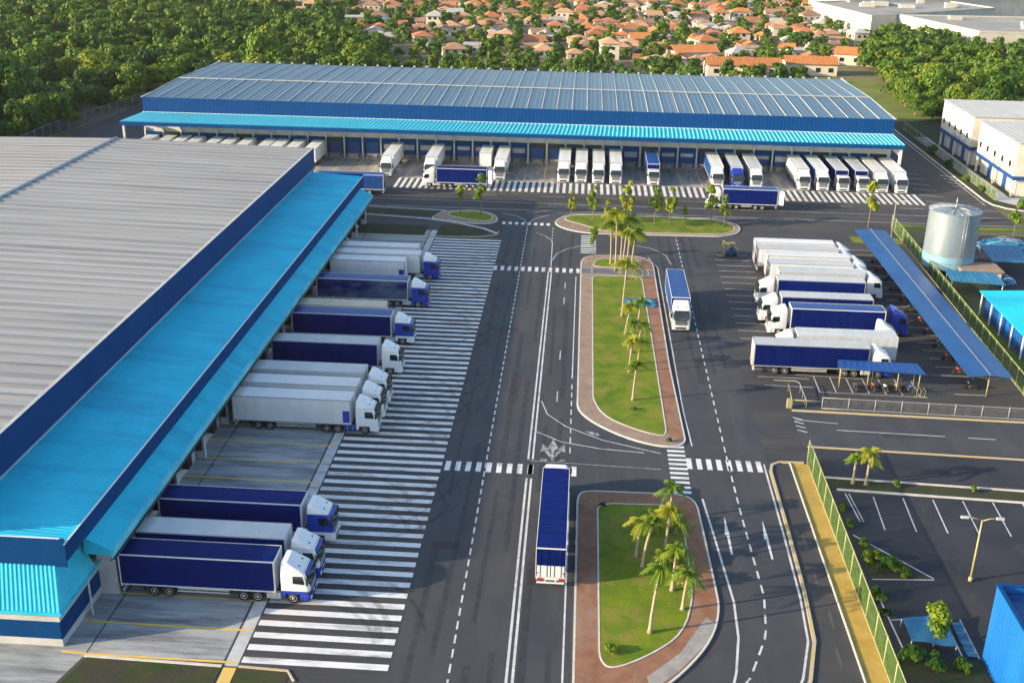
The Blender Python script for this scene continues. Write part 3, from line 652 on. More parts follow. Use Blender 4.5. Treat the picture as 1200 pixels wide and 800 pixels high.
for k in range(40):
    x = -96 + 4.1 * k; st = rb.random()
    b = MB(); b.box(x - 1.45, 245.72, 1.25, x + 1.45, 245.88, 3.75)
    for j in range(5): b.box(x - 1.4, 245.68, 1.3 + j * .49, x + 1.4, 245.72, 1.72 + j * .49)
    if st < .6: b.box(x - 1.4, 245.58, 2.2 + .5 * rb.random(), x + 1.4, 245.66, 3.35, 1)
    part('dock_door', b, ['door_blue', 'grey_panel'], wb, OB)
    b = MB(); b.box(x - 1.75, 245.0, 3.8, x + 1.75, 245.88, 4.6)
    b.box(x - 1.75, 245.2, 1.2, x - 1.47, 245.88, 3.8); b.box(x + 1.47, 245.2, 1.2, x + 1.75, 245.88, 3.8)
    part('dock_shelter', b, ['navy' if st < .7 else 'dark'], wb, OB)
    b = MB(); b.box(x - 1.75, 245.0, 0, x + 1.75, 245.86, 1.18); part('dock_platform', b, ['concrete_back'], wb, OB)
    for q in (-1.5, 1.25): b = MB(); b.box(x + q, 244.88, .4, x + q + .25, 244.99, 1.15); part('dock_bumper', b, ['rubber'], wb, OB)
    b = MB(); b.box(x - 2.2, 245.3, 0, x - 1.9, 245.88, 5.6); part('pier', b, ['white_wall'], wb, OB)

# ------------------------------------------------------------------ small office blocks on the right
def office(y0, y1, label, xw=87.2, x1=118, h=11.0):
    o = (xw + 4, (y0 + y1) / 2, 0); t = thing('office_block', label, 'building', o)
    b = MB(); b.box(xw, y0, 3.9, x1, y1, h); part('upper_wall', b, ['cream_wall'], t, o)
    b = MB(); b.box(xw + 1.2, y0 + .5, 0, x1, y1 - .5, 3.9); part('ground_floor_wall', b, ['cream_wall'], t, o)
    b = MB(); b.corr((xw - .25, y0 - .25, h + .1), (x1, y0 - .25, h + .1), (x1, y1 + .25, h + .1), (xw - .25, y1 + .25, h + .1), 1.2, .05); part('roof', b, ['grey_panel'], t, o)
    b = MB(); b.box(xw - .06, y0 - .08, 3.5, xw + .3, y1, 4.3); b.box(xw, y0 - .1, 3.5, x1, y0 + .2, 4.3); part('blue_band', b, ['door_blue'], t, o)
    n = 5
    for k in range(n):
        y = y0 + 3 + k * (y1 - y0 - 5) / (n - 1)
        b = MB(); b.box(xw - .04, y - .7, 5.6, xw + .05, y + .7, 7.0); w = part('window', b, ['trim_white'], t, o)
        b = MB(); b.box(xw - .07, y - .6, 5.7, xw - .045, y + .6, 6.9); b.v = [(p[0] - o[0], p[1] - o[1], p[2]) for p in b.v]; ob('pane', b.mesh('pane', ['glass']), w)
        b = MB(); b.box(xw + 1.1, y - 1.1, 0, xw + 1.18, y + 1.1, 2.8); part('door', b, ['door_blue' if k % 2 else 'grey_panel'], t, o)
    for k in range(6):
        x = xw + 2.5 + k * 4.4
        b = MB(); b.box(x, y0 - .05, 8.2 if label.startswith('rear') else 5.2, x + 3.6, y0 + .1, 10.2 if label.startswith('rear') else 6.6); part('window', b, ['glass'], t, o)
    for y in (y0 + .5, (y0 + y1) / 2, y1 - .5):
        b = MB(); b.box(xw + .1, y - .2, 0, xw + .5, y + .2, 3.9); part('column', b, ['cream_wall'], t, o)
    b = MB()
    for k in range(3): b.box(xw - .7, y0 + 4 + k * 3.5, 4.6, xw, y0 + 5 + k * 3.5, 5.3)
    part('air_conditioner', b, ['grey_panel'], t, o)
office(229.6, 253.2, 'front cream office block with blue awning band at the right edge, nearest the corner road')
office(258.0, 281.0, 'rear cream office block with a long window strip, behind the other office block')

# ------------------------------------------------------------------ far white factories
def factory(pts, h, label, shed):
    cx = sum(p[0] for p in pts) / len(pts); cy = sum(p[1] for p in pts) / len(pts); o = (cx, cy, 0)
    t = thing('factory', label, 'factory', o)
    b = MB()
    for i, p in enumerate(pts):
        q = pts[(i + 1) % len(pts)]; b.face([(*p, 0), (*q, 0), (*q, h), (*p, h)])
    part('wall', b, ['factory_wall'], t, o)
    b = MB(); c0 = inset(pts, -.3); poly(b, c0, h - .05); 
    part('roof', b, ['factory_roof'], t, o)
    b = MB(); kerb_ring(b, inset(pts, -.05), .5, h - 1, h + .5); part('parapet', b, ['factory_wall'], t, o)
    b = MB()
    r = random.Random(len(label))
    for k in range(shed):
        u, v = r.uniform(.2, .8), r.uniform(.2, .8)
        P = Vector(pts[0]).lerp(Vector(pts[1]), u).lerp(Vector(pts[3]).lerp(Vector(pts[2]), u), v)
        s = r.uniform(1.2, 3.5); b = MB(); b.box(P.x - s, P.y - s * .7, h, P.x + s, P.y + s * .7, h + r.uniform(1, 2)); part('rooftop_unit', b, ['factory_wall'], t, o)
    p, q = Vector(pts[0]), Vector(pts[1]); d = (q - p).normalized(); nn = Vector((d.y, -d.x))
    for k in range(7):
        m0 = p + d * ((q - p).length * (k + .5) / 7.0); b = MB(); w = 2.2
        a, c = m0 - d * w + nn * .08, m0 + d * w + nn * .08
        b.face([(*a, .5), (*c, .5), (*c, h * .6), (*a, h * .6)]); part('shutter', b, ['grey_panel'], t, o)
FACT = [([(150, 455), (215, 455), (215, 520), (135, 515)], 9, 'nearer white flat roofed factory beyond the trees at the upper right corner', 6),
        ([(121, 506), (190, 560), (172, 610), (108, 570)], 9, 'farther white factory with rooftop units at the top of the town', 9),
        ([(126, 575), (240, 610), (230, 680), (120, 650)], 10, 'farthest white industrial hall on the horizon side above the town', 8)]
for a in FACT: factory(*a)

# ------------------------------------------------------------------ water tank
OT = (59.7, 178.2, 0)
t = thing('water_tank', 'large round silver water tank with a ribbed lid beside the blue carport', 'tank', OT)
b = MB(); R0 = 3.95
prof = [(1.1, R0)]
for k in range(8):
    z = 1.1 + k * 1.14; prof += [(z + 1.06, R0), (z + 1.065, R0 + .03), (z + 1.139, R0 + .03), (z + 1.14, R0)]
b.lathe_z(prof, 96, m=0, sm=False); ob('shell', b.mesh('shell', ['galv']), t)
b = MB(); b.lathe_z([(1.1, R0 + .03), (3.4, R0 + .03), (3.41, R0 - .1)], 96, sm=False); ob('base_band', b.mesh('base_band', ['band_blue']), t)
b = MB(); b.lathe_z([(10.15, R0 + .12), (10.25, R0 + .12), (10.26, R0 - .1), (10.55, .35), (10.75, .3), (10.77, .02)], 48); 
ld = ob('lid', b.mesh('lid', ['galv']), t)
b = MB()
for k in range(16):
    a = 2 * math.pi * k / 16; b.tube([(R0 * math.cos(a), R0 * math.sin(a), 10.3), (.3 * math.cos(a), .3 * math.sin(a), 10.6)], .05, 5)
ob('lid_rib', b.mesh('lid_rib', ['steel']), ld)
b = MB(); b.tube([(0, 0, 10.6), (0, 0, 12.3)], [.09, .03], 6); b.lathe_z([(10.7, .35), (11.0, .3)], 12); ob('mast', b.mesh('mast', ['steel']), t)
for k in range(6):
    a = 2 * math.pi * (k + .5) / 6; b = MB(); b.box(3.3 * math.cos(a) - .25, 3.3 * math.sin(a) - .25, 0, 3.3 * math.cos(a) + .25, 3.3 * math.sin(a) + .25, 1.1); ob('leg', b.mesh('leg', ['navy_b']), t)
b = MB()
for s in (-.22, .22): b.tube([(.6 + s, -R0 - .2, .2), (.6 + s, -R0 - .2, 10.6)], .03, 5)
for k in range(33): b.tube([(.38, -R0 - .2, .5 + k * .3), (.82, -R0 - .2, .5 + k * .3)], .02, 4)
ob('ladder', b.mesh('ladder', ['steel']), t)

# ------------------------------------------------------------------ carports, shed, corner building
OC = (50, 159, 0)
t = thing('carport', 'long dark blue carport roof running along the mesh fence by the lorry park', 'carport', OC)
b = MB(); b.corr((47.4, 127.2, 2.9), (47.4, 190.6, 2.9), (50.0, 190.6, 3.15), (50.0, 127.2, 3.15), .9, .03, thick=.06)
b.corr((50.0, 127.2, 3.15), (50.0, 190.6, 3.15), (52.7, 190.6, 2.9), (52.7, 127.2, 2.9), .9, .03, thick=.06); part('roof', b, ['carport'], t, OC)
b = MB(); b.box(49.95, 127.2, 3.16, 50.05, 190.6, 3.23); part('ridge_strip', b, ['steel'], t, OC)
for k in range(13):
    y = 128 + 5.15 * k; b = MB(); b.tube([(50.2, y, 0), (50.2, y, 2.9)], .08, 8); b.tube([(48, y, 2.8), (50.2, y, 2.3), (52.3, y, 2.8)], .05, 6); part('post', b, ['post_yellow'], t, OC)
OC = (37.5, 129.4, 0)
t = thing('carport', 'small low blue shade roof over parked motorcycles in front of the parked lorries', 'carport', OC)
b = MB(); b.corr((32.2, 128.6, 2.7), (42.6, 127.6, 2.7), (42.2, 130.4, 2.95), (32.6, 130.7, 2.95), .8, .03, thick=.05); part('roof', b, ['tr_blue'], t, OC)
for x, y in ((32.7, 128.8), (36, 128.5), (39.5, 128.2), (42, 128), (33, 130.3), (37, 130.3), (42, 130.1)):
    b = MB(); b.tube([(x, y, 0), (x, y, 2.72)], .06, 6); part('post', b, ['post_yellow'], t, OC)
OS = (62, 150, 0)
t = thing('shed', 'blue walled shed with bright cyan ribbed roof behind the mesh fence', 'shed', OS)
b = MB(); b.corr((58.4, 140, 3.4), (58.4, 158.4, 3.4), (74, 158.0, 4.2), (74, 140, 4.2), .7, .05); part('roof', b, ['cyan'], t, OS)
b = MB(); b.box(59.3, 140.4, 0, 73, 157.8, 3.35); part('wall', b, ['shed_blue'], t, OS)
for k in range(5):
    y = 142.5 + k * 3.3; b = MB(); b.box(59.2, y, 0, 59.28, y + 1.9, 2.7); part('door', b, ['door_blue'], t, OS)
for k in range(5):
    b = MB(); b.box(58.5, 140.6 + k * 4.2, 0, 58.65, 140.8 + k * 4.2, 3.3); part('post', b, ['trim_white'], t, OS)
OS = (59.8, 170.5, 0)
t = thing('low_canopy', 'flat pale cyan awning on posts at the foot of the water tank', 'awning', OS)
b = MB(); b.corr((56.9, 166.6, 2.2), (64.6, 165.2, 2.2), (64.6, 170, 2.5), (57.2, 171, 2.5), .8, .03); part('roof', b, ['tarp'], t, OS)
for x, y in ((57.2, 166.9), (64.3, 165.5), (64.3, 169.7), (57.5, 170.7)):
    b = MB(); b.tube([(x, y, 0), (x, y, 2.25)], .06, 6); part('post', b, ['steel'], t, OS)
OS = (63, 175, 0)
t = thing('pump_house', 'small pale pump house with flat roof tucked behind the water tank', 'hut', OS)
b = MB(); b.box(60.5, 172.2, 0, 66.4, 176.4, 1.9); part('wall', b, ['cream_wall'], t, OS)
b = MB(); b.box(60.2, 171.9, 1.9, 66.7, 176.7, 2.1); part('roof', b, ['brick_tan'], t, OS)
b = MB(); b.box(62.5, 172.12, 0, 63.5, 172.2, 1.7); part('door', b, ['door_blue'], t, OS)
OS = (40, 66, 0)
t = thing('corner_building', 'bright blue corrugated building cut off by the lower right corner', 'building', OS)
b = MB(); b.corr((33.4, 50, 0), (33.4, 76, 0), (33.4, 76, 7), (33.4, 50, 7), .5, .04, thick=0, out=(-1, 0, 0)); b.corr((33.4, 76, 0), (60, 76, 0), (60, 76, 7), (33.4, 76, 7), .5, .04, thick=0, out=(0, 1, 0))
b.box(33.45, 50, 0, 60, 75.95, 6.9, skip='t'); part('wall', b, ['shed_blue'], t, OS)
b = MB(); b.corr((33.7, 50, 6.3), (33.7, 75.7, 6.3), (60, 75.7, 6.6), (60, 50, 6.6), .8, .05); part('roof', b, ['carport'], t, OS)
b = MB(); b.box(33.3, 50, 6.95, 33.6, 76.05, 7.06); b.box(33.6, 75.75, 6.95, 60, 76.05, 7.06); part('coping', b, ['navy_b'], t, OS)
# torn shade sail over the car park bays
OS = (30, 79, 0)
t = thing('shade_sail', 'turquoise shade sail stretched over a parking bay behind the small yellow green tree', 'shade sail', OS)
b = MB(); nx, ny = 10, 8
a0, a1, a2, a3 = Vector((27.9, 79.6, .9)), Vector((31.7, 80.6, 1.0)), Vector((31.4, 76.4, .7)), Vector((28.0, 76.8, .8))
gp = lambda u, v: a0.lerp(a1, u).lerp(a3.lerp(a2, u), v) + Vector((0, 0, -.7 * u * (1 - u) * 4 * v * (1 - v) * .5 + .06 * math.sin(9 * u + 5 * v)))
for i in range(nx):
    for j in range(ny): b.face([gp(i / nx, j / ny), gp((i + 1) / nx, j / ny), gp((i + 1) / nx, (j + 1) / ny), gp(i / nx, (j + 1) / ny)], sm=True)
part('canopy_cloth', b, ['tarp'], t, OS)
for p in (a0, a1, a2, a3): b = MB(); b.tube([(p.x, p.y, 0), tuple(p)], .05, 6); part('post', b, ['steel'], t, OS)
o = thing('tarpaulin', 'folded turquoise tarpaulin strip lying beside the shade sail', 'tarpaulin', (32.7, 78.6, 0))
b = MB()
for k in range(12):
    u = k / 12; w = lambda q: .12 + .08 * math.sin(q * 21)
    b.face([(-.4, 2 - 4.6 * u, w(u)), (-.4, 2 - 4.6 * (u + 1 / 12), w(u + 1 / 12)), (.4, 2 - 4.6 * (u + 1 / 12), w(u + .11)), (.4, 2 - 4.6 * u, w(u + .03))])
    b.face([(-.4, 2 - 4.6 * u, w(u)), (-.4, 2 - 4.6 * u, .02), (-.4, 2 - 4.6 * (u + 1 / 12), .02), (-.4, 2 - 4.6 * (u + 1 / 12), w(u + 1 / 12))])
ob('cloth', b.mesh('cloth', ['tarp']), o)
# heaps of blue sheeting and pipes by the tank
def heap(name, label, cat, x, y, rx, ry, h, m, seed):
    r = random.Random(seed); o = thing(name, label, cat, (x, y, 0)); b = MB(); n = 14; rings = []
    for j in range(6):
        f = j / 5; rr = math.cos(f * math.pi / 2) ** .7
        rings.append([(rx * (rr + .02) * math.cos(2 * math.pi * k / n) * r.uniform(.8, 1.15), ry * (rr + .02) * math.sin(2 * math.pi * k / n) * r.uniform(.8, 1.15), h * math.sin(f * math.pi / 2) * r.uniform(.85, 1.1)) for k in range(n)])
    b.loft(rings, cap=True); ob('sheet', b.mesh('sheet', [m]), o)
    b = MB()
    for k in range(3):
        yy = ry * (k - 1) * .55; b.tube([(-rx * 1.05, yy, .05), (-rx * .6, yy, h * .75), (0, yy, h * 1.06), (rx * .6, yy, h * .75), (rx * 1.05, yy, .05)], .04, 4)
    ob('rope', b.mesh('rope', ['trim_white']), o)
OS = (69.5, 181, 0)
t = thing('low_canopy', 'flat dull blue lean-to roof on posts to the right of the water tank', 'awning', OS)
b = MB(); b.corr((66.4, 177, 2.3), (72.6, 177, 2.3), (73.0, 184.6, 2.8), (66.6, 184.6, 2.8), .8, .03); part('roof', b, ['tarp'], t, OS)
for x, y, z in ((66.6, 177.2, 2.3), (72.4, 177.2, 2.3), (66.8, 184.4, 2.75), (72.8, 184.4, 2.75)):
    b = MB(); b.tube([(x, y, 0), (x, y, z)], .06, 6); part('post', b, ['steel'], t, OS)
heap('tarpaulin_heap', 'long low heap under blue tarpaulin near the road behind the tank', 'heap', 74, 193, 4.6, 2.2, 1.5, 'tarp', 4)
heap('tarpaulin_heap', 'small heap under blue tarpaulin close beside the pump house', 'heap', 67.5, 173, 1.4, 1.6, 1.1, 'tarp', 6)
o = thing('ground_sheet', 'blue translucent plastic sheet spread on the median grass under the palms', 'sheet', (9.3, 156.6, .17))
b = MB(); r = random.Random(5); nx, ny = 12, 7
hh = [[r.uniform(.06, .28) if 0 < i < nx and 0 < j < ny else .03 for j in range(ny + 1)] for i in range(nx + 1)]
ex = lambda i, j: (-2.3 + 4.8 * i / nx + .25 * math.sin(j * 2.1), (-1.9 + 3.8 * j / ny) * (1 if i > 1 else .6) + .3 * math.sin(i * 1.7), hh[i][j])
for i in range(nx):
    for j in range(ny): b.face([ex(i, j), ex(i + 1, j), ex(i + 1, j + 1), ex(i, j + 1)], sm=True)
ob('cloth', b.mesh('cloth', ['tarp']), o)

# ------------------------------------------------------------------ fences
def fence(label, pts, h, panel, postm, step, group=None, rail=True):
    o = (*pts[0], 0); t = thing('fence', label, 'fence', o)
    P = walk(pts, step); np_ = len(P)
    b = MB()
    for a, c in zip(P, P[1:]): b.face([(a.x, a.y, .1), (c.x, c.y, .1), (c.x, c.y, h), (a.x, a.y, h)])
    part('mesh_panel', b, [panel], t, o)
    if rail:
        b = MB(); b.tube([(p.x, p.y, h) for p in P], .05, 5); b.tube([(p.x, p.y, .12) for p in P], .06, 5); part('rail', b, [postm], t, o)
    for p in P[:100]:
        b = MB(); b.tube([(p.x, p.y, 0), (p.x, p.y, h + .1)], .06, 6); part('post', b, [postm], t, o)
fence('yellow green mesh fence with slanted panels beside the ochre footpath', [(25.25, 108.2), (25.3, 56)], 2.7, 'mesh_green', 'post_yellow', 3.0)
fence('tall green mesh fence behind the long blue carport', [(57.0, 203), (54.9, 126)], 2.4, 'mesh_green', 'post_yellow', 3.0)
fence('low grey wire fence along the kerb below the lorry park', [(29.4, 122.2), (75, 120.9)], 1.5, 'mesh_grey', 'post_grey', 3.0)
fence('grey chain link fence between the back forest and the yard', [(-126.5, 200), (-126.1, 258), (-120.5, 305)], 3.0, 'mesh_grey', 'post_grey', 4.0)
fence('yellowish mesh fence along the side road in front of the office blocks', [(83.2, 226), (83.6, 300)], 2.0, 'mesh_green', 'post_yellow', 3.2)
t = thing('boom_gate', 'yellow boom gate frame at the corner of the lorry park', 'gate', (25.6, 122.3, 0))
b = MB(); b.box(-.3, -.25, 0, .3, .25, 1.1); ob('cabinet', b.mesh('cabinet', ['post_yellow']), t)
b = MB(); b.tube([(.2, 0, 1.0), (4.4, 0, .95)], .06, 6); ob('boom', b.mesh('boom', ['post_yellow']), t)
b = MB(); b.tube([(.6, 4.6, 0), (.6, 4.6, 1.1), (.2, 0, 1.1)], .05, 6); ob('side_rail', b.mesh('side_rail', ['post_yellow']), t)
t = thing('barrier_frame', 'grey tubular barrier hoop beside the boom gate', 'barrier', (27.6, 125, 0))
b = MB(); b.tube([(0, -2.6, 0), (0, -2.6, .9), (0, 2.4, 1.0), (-.4, 3, 1.0), (-3, 3.2, .9), (-3, 3.2, 0)], .05, 6); ob('hoop', b.mesh('hoop', ['post_grey']), t)
for k in range(3): b = MB(); b.tube([(0, -1.6 + 1.6 * k, 0), (0, -1.6 + 1.6 * k, .95)], .04, 6); ob('upright', b.mesh('upright', ['post_grey']), t)

# lamp posts
def lamp(label, x, y, h, arms, m='post_grey', rz=0):
    t = thing('street_lamp', label, 'street lamp', (x, y, 0), rz)
    b = MB(); b.tube([(0, 0, 0), (0, 0, h)], [.12, .07], 8); b.lathe_z([(0, .22), (.35, .2), (.4, .12)], 10); ob('pole', b.mesh('pole', [m]), t)
    for s in arms:
        b = MB(); b.tube([(0, 0, h - .1), (s * .7, 0, h + .15), (s * 1.5, 0, h + .2)], .05, 6); a = ob('arm', b.mesh('arm', [m]), t)
        b = MB(); b.bbox(s * 1.5 - .35, -.14, h + .12, s * 1.5 + .35, .14, h + .28); ob('lamp_head', b.mesh('lamp_head', ['grey_panel']), a)
lamp('yellow lamp post standing alone in the dark car park', 35.9, 87.2, 6.2, (1, -1), 'post_yellow')
lamp('lamp post on the grass by the carport end and the water tank', 55.4, 196.5, 6.5, (1,))

# ------------------------------------------------------------------ lorries
_cache = {}
def cm(key, fn):
    if key not in _cache: _cache[key] = fn()
    return _cache[key]
def tyre_me():
    b = MB(); b.lathe_y([(-.15, .30), (-.16, .44), (-.12, .5), (.12, .5), (.16, .44), (.15, .30)], 24); return b.mesh('tyre', ['rubber'])
def rim_me():
    b = MB(); b.lathe_y([(-.13, .30), (-.165, .30), (-.165, .27), (-.10, .22), (-.09, .13), (-.17, .11), (-.18, .02)], 20)
    b.lathe_y([(.165, .30), (.165, .27), (.10, .22), (.09, .13), (.17, .11), (.18, .02)], 20)
    for k in range(8):
        a = k * math.pi / 4; b.lathe_y([(-.115, .03), (-.07, .03)], 6, cx=.175 * math.cos(a), cz=.175 * math.sin(a), m=1)
    return b.mesh('rim', ['rim', 'dark'])
def body_me(L, side, roof, front, rear, trim):
    b = MB(); w, z0, z1 = 1.275, 1.12, 4.0
    n = 11
    for s in (-1, 1):                                # lightly bowed curtain panels between posts
        for k in range(n):
            x0, x1 = L * k / n, L * (k + 1) / n; c = .018
            xs = [x0, x0 + (x1 - x0) * .5, x1]; ys = [w, w + c, w]
            for i in range(2):
                p = [(xs[i], s * ys[i], z0), (xs[i + 1], s * ys[i + 1], z0), (xs[i + 1], s * ys[i + 1], z1), (xs[i], s * ys[i], z1)]
                b.face(p if s < 0 else p[::-1], 0, True)
    b.face([(0, -w, z1), (L, -w, z1), (L, 0, z1 + .03), (0, 0, z1 + .03)], 1); b.face([(0, 0, z1 + .03), (L, 0, z1 + .03), (L, w, z1), (0, w, z1)], 1)
    for k in range(1, n): x = L * k / n; b.box(x - .02, -w + .05, z1 - .02, x + .02, w - .05, z1 + .034, 1, skip='b')
    b.face([(L, -w, z0), (L, w, z0), (L, w, z1), (L, 0, z1 + .03), (L, -w, z1)], 2)
    b.face([(0, w, z0), (0, -w, z0), (0, -w, z1), (0, 0, z1 + .03), (0, w, z1)], 3)
    b.face([(0, -w, z0), (0, w, z0), (L, w, z0), (L, -w, z0)], 2)
    return b.mesh('cargo_box', [side, roof, front, rear])
def trim_me(L, trim):
    b = MB(); w, z0, z1, t = 1.275, 1.12, 4.0, .075
    for s in (-1, 1):
        y0, y1 = (w - .02, w + .035) if s > 0 else (-w - .035, -w + .02)
        b.box(-.03, y0, z1 - t, L + .03, y1, z1 + .03); b.box(-.03, y0, z0 - .06, L + .03, y1, z0 + t * .7)
        for x in (-.03, L - .06): b.box(x, y0, z0, x + .09, y1, z1)
        b.box(L - .02, min(y0, y1), z0, L + .04, max(y0, y1), z1)
    for x in (-.04, L - .0): b.box(x, -w, z1 - t, x + .04, w, z1 + .035); b.box(x, -w, z0, x + .04, w, z0 + t)
    return b.mesh('edge_frame', [trim])
def rear_me(m, split=False):
    b = MB(); w, z0, z1 = 1.2, 1.2, 3.92
    for s in (-1, 1):
        y0, y1 = (.02, w) if s > 0 else (-w, -.02); b.box(-.07, y0, z0, -.035, y1, z1, 0)
        if split: b.box(-.085, y0 + .02, z0, -.071, y1 - .02, 2.3, 2)
        for q in (.25, .75): yy = y0 + (y1 - y0) * q; b.tube([(-.1, yy, z0), (-.1, yy, z1)], .022, 5, 1)
        for zz in (1.5, 2.5, 3.5): b.box(-.09, (w - .1) * s - .06, zz, -.06, (w - .1) * s + .06, zz + .12, 1)
    return b.mesh('rear_door', [m, 'tr_navy' if split else 'steel', 'tr_white'])
def chassis_me(L, tractor=True):
    b = MB()
    for s in (-1, 1):
        b.box(.2, s * .5 - .07, .82, L - .5, s * .5 + .07, 1.1)
        if tractor: b.box(L - 3.6, s * .42 - .06, .58, L + 2.6, s * .42 + .06, .82)
        e = min(9.2, L - 3.6); b.box(4.8, s * 1.15 - .03, .55, e, s * 1.15 + .03, .68, 1); b.box(4.8, s * 1.15 - .03, .82, e, s * 1.15 + .03, .95, 1)
        for x in (4.9, (4.8 + e) / 2, e - .15): b.box(x, s * 1.12 - .03, .55, x + .08, s * 1.12 + .03, 1.1)
        b.box(1.9, s * 1.05 - .2, .45, 1.94, s * 1.05 + .2, 1.0, 2)
        b.box(L - 3.6, s * .9 - .06, .1 if not tractor else .5, L - 3.45, s * .9 + .06, 1.1)
    b.box(5.3, -.5, .5, 6.4, .5, .9)
    if L > 12: b.box(7.3, -1.0, .5, 8.5, -.5, .95); b.box(7.3, .5, .5, 8.6, 1.0, .95)
    for x in (2.75, 4.05): b.tube([(x, -.95, .5), (x, .95, .5)], .09, 6)
    if tractor:
        for x in (L - 2.75, L - 1.55, L + 1.5): b.tube([(x, -.95, .5), (x, .95, .5)], .1, 6)
        b.lathe_z([(.83, .5), (1.08, .5)], 16, cx=L - 2.2)
    return b.mesh('chassis', ['chassis', 'grey_panel', 'rubber'])
def underrun_me():
    b = MB(); b.box(.05, -1.2, .42, .17, 1.2, .56); b.box(.1, -.5, .5, .3, -.4, 1.0); b.box(.1, .4, .5, .3, .5, 1.0); b.box(-.05, -1.25, .86, .05, 1.25, 1.08, 0)
    return b.mesh('underrun_bar', ['trim_white'])
def light_me(m, dx=.0):
    b = MB(); b.bbox(-.08, -.22, -.09, 0.0, .22, .09, .015); return b.mesh('tail_light', [m])
def ring(x0, x1, hw, r, z):
    out = []
    for cx, cy, a0 in ((x1 - r, -hw + r, -90), (x1 - r, hw - r, 0), (x0 + .08, hw - .08, 90), (x0 + .08, -hw + .08, 180)):
        rr = r if a0 in (-90, 0) else .08
        for k in range(4): a = R_(a0 + 30 * k); out.append((cx + rr * math.cos(a), cy + rr * math.sin(a), z))
    return out
CABZ = [(.92, .05, 2.36, 1.21, .16), (1.25, 0, 2.42, 1.245, .22), (1.88, 0, 2.42, 1.25, .26), (1.96, 0, 2.39, 1.25, .26), (2.82, 0, 2.14, 1.22, .24), (3.02, 0, 1.98, 1.19, .24)]
CABT = [(3.02, 0, 1.98, 1.19, .24), (3.14, 0, 1.80, 1.16, .26), (3.5, .02, 1.18, 1.10, .28), (3.8, .06, .72, 1.04, .26), (3.88, .14, .56, .94, .2)]
CABL = [(3.02, 0, 1.98, 1.19, .24), (3.1, .03, 1.86, 1.15, .24), (3.14, .2, 1.6, .95, .2)]
def cab_me(low, mid, top, flat=False):
    b = MB()
    rs = [ring(x0, x1, hw, r, z) for z, x0, x1, hw, r in CABZ]
    b.loft(rs[:2], m=0, cap=False, sm=True); b.loft(rs[1:], m=1, cap=False, sm=True)
    b.loft([ring(x0, x1, hw, r, z) for z, x0, x1, hw, r in (CABL if flat else CABT)], m=2, cap=True, sm=True)
    b.face([p for p in reversed(rs[0])], 3)
    for s in (-1, 1):                                # skirts and wheel arch
        y0, y1 = (1.0, 1.2) if s > 0 else (-1.2, -1.0)
        b.box(.02, y0, .5, .32, y1, .95, 0); b.box(1.55, y0, .4, 2.2, y1, .95, 0)
        b.box(.3, y0, .93, 1.6, y1, 1.0, 3)
    return b.mesh('cab', [low, mid, top, 'dark'])
def glass_front():
    b = MB(); rows = []
    for z, x, hw in ((1.90, 2.415, 1.13), (2.4, 2.275, 1.11), (2.8, 2.16, 1.08)):
        rows.append([(x + .018 - (.0 if abs(t) < .9 else .05), hw * t, z) for t in (-1, -.8, -.4, 0, .4, .8, 1)])
    for a, c in zip(rows, rows[1:]):
        for i in range(6): b.face([a[i], a[i + 1], c[i + 1], c[i]], 0, True)
    return b.mesh('windscreen', ['glass'])
def glass_side(s):
    b = MB(); y = lambda z: s * (1.262 - (z - 1.96) * .034)
    p = [(1.02, y(1.98), 1.98), (1.98, y(1.9), 1.92), (2.02, y(2.1), 2.1), (1.86, y(2.7), 2.70), (1.02, y(2.7), 2.70)]
    b.face(p if s < 0 else p[::-1]); return b.mesh('side_window', ['glass'])
def mirror_me():
    b = MB(); b.bbox(2.2, -.1, 2.0, 2.36, .1, 2.62, .03); b.tube([(2.2, .0, 2.55), (2.1, -.2, 2.6)], .025, 5); b.tube([(2.2, .0, 2.1), (2.1, -.2, 2.1)], .025, 5); return b.mesh('mirror', ['dark'])
def bumper_me(c):
    b = MB(); b.loft([[(x, y, z) for x, y, z in ring(1.9, 2.5, 1.22, .2, z)] for z in (.34, .4, .88, .93)], m=0, sm=True)
    b.box(2.44, -.75, .45, 2.515, .75, .72, 1); b.box(2.46, -.26, .74, 2.52, .26, .86, 2); return b.mesh('bumper', [c, 'dark', 'trim_white'])
def grille_me():
    b = MB(); b.box(2.40, -.82, 1.0, 2.435, .82, 1.62, 0)
    for k in range(5): b.box(2.43, -.8, 1.05 + k * .115, 2.45, .8, 1.09 + k * .115, 1)
    b.box(2.40, -1.0, 1.66, 2.432, 1.0, 1.86, 0)
    return b.mesh('grille', ['dark', 'grey_panel'])
def headlight_me():
    b = MB(); b.bbox(2.38, -.2, .52, 2.53, .2, .74, .03); return b.mesh('headlight', ['lamp_clear'])
def visor_me(c):
    b = MB(); b.box(2.12, -1.06, 2.84, 2.34, 1.06, 2.90); b.box(2.0, -1.0, 2.9, 2.12, 1.0, 2.96); return b.mesh('sun_visor', [c])
def rooflight_me():
    b = MB(); b.lathe_z([(0, .11), (.06, .11), (.11, .05)], 10); b.box(-.18, -.05, 0, -.1, .05, .08); return b.mesh('roof_lamp', ['dark'])
def tank_me(c):
    b = MB(); b.bbox(0, -.24, .42, 1.25, .24, .95, .08); b.box(.3, -.25, .42, .36, .25, .96, 1); b.box(.9, -.25, .42, .96, .25, .96, 1); return b.mesh('fuel_tank', [c, 'steel'])
def panel_me(s):
    b = MB(); y = s * 1.31
    b.box(-.9, min(y - .012, y + .012), 1.35, -.15, max(y - .012, y + .012), 2.75)
    return b.mesh('side_panel', ['cab_blue'])
def swing_me():
    b = MB(); b.box(0, -1.2, 1.2, .06, 1.2, 3.9); b.tube([(-.04, -.6, 1.2), (-.04, -.6, 3.9)], .025, 5); return b.mesh('open_door', ['trim_white'])

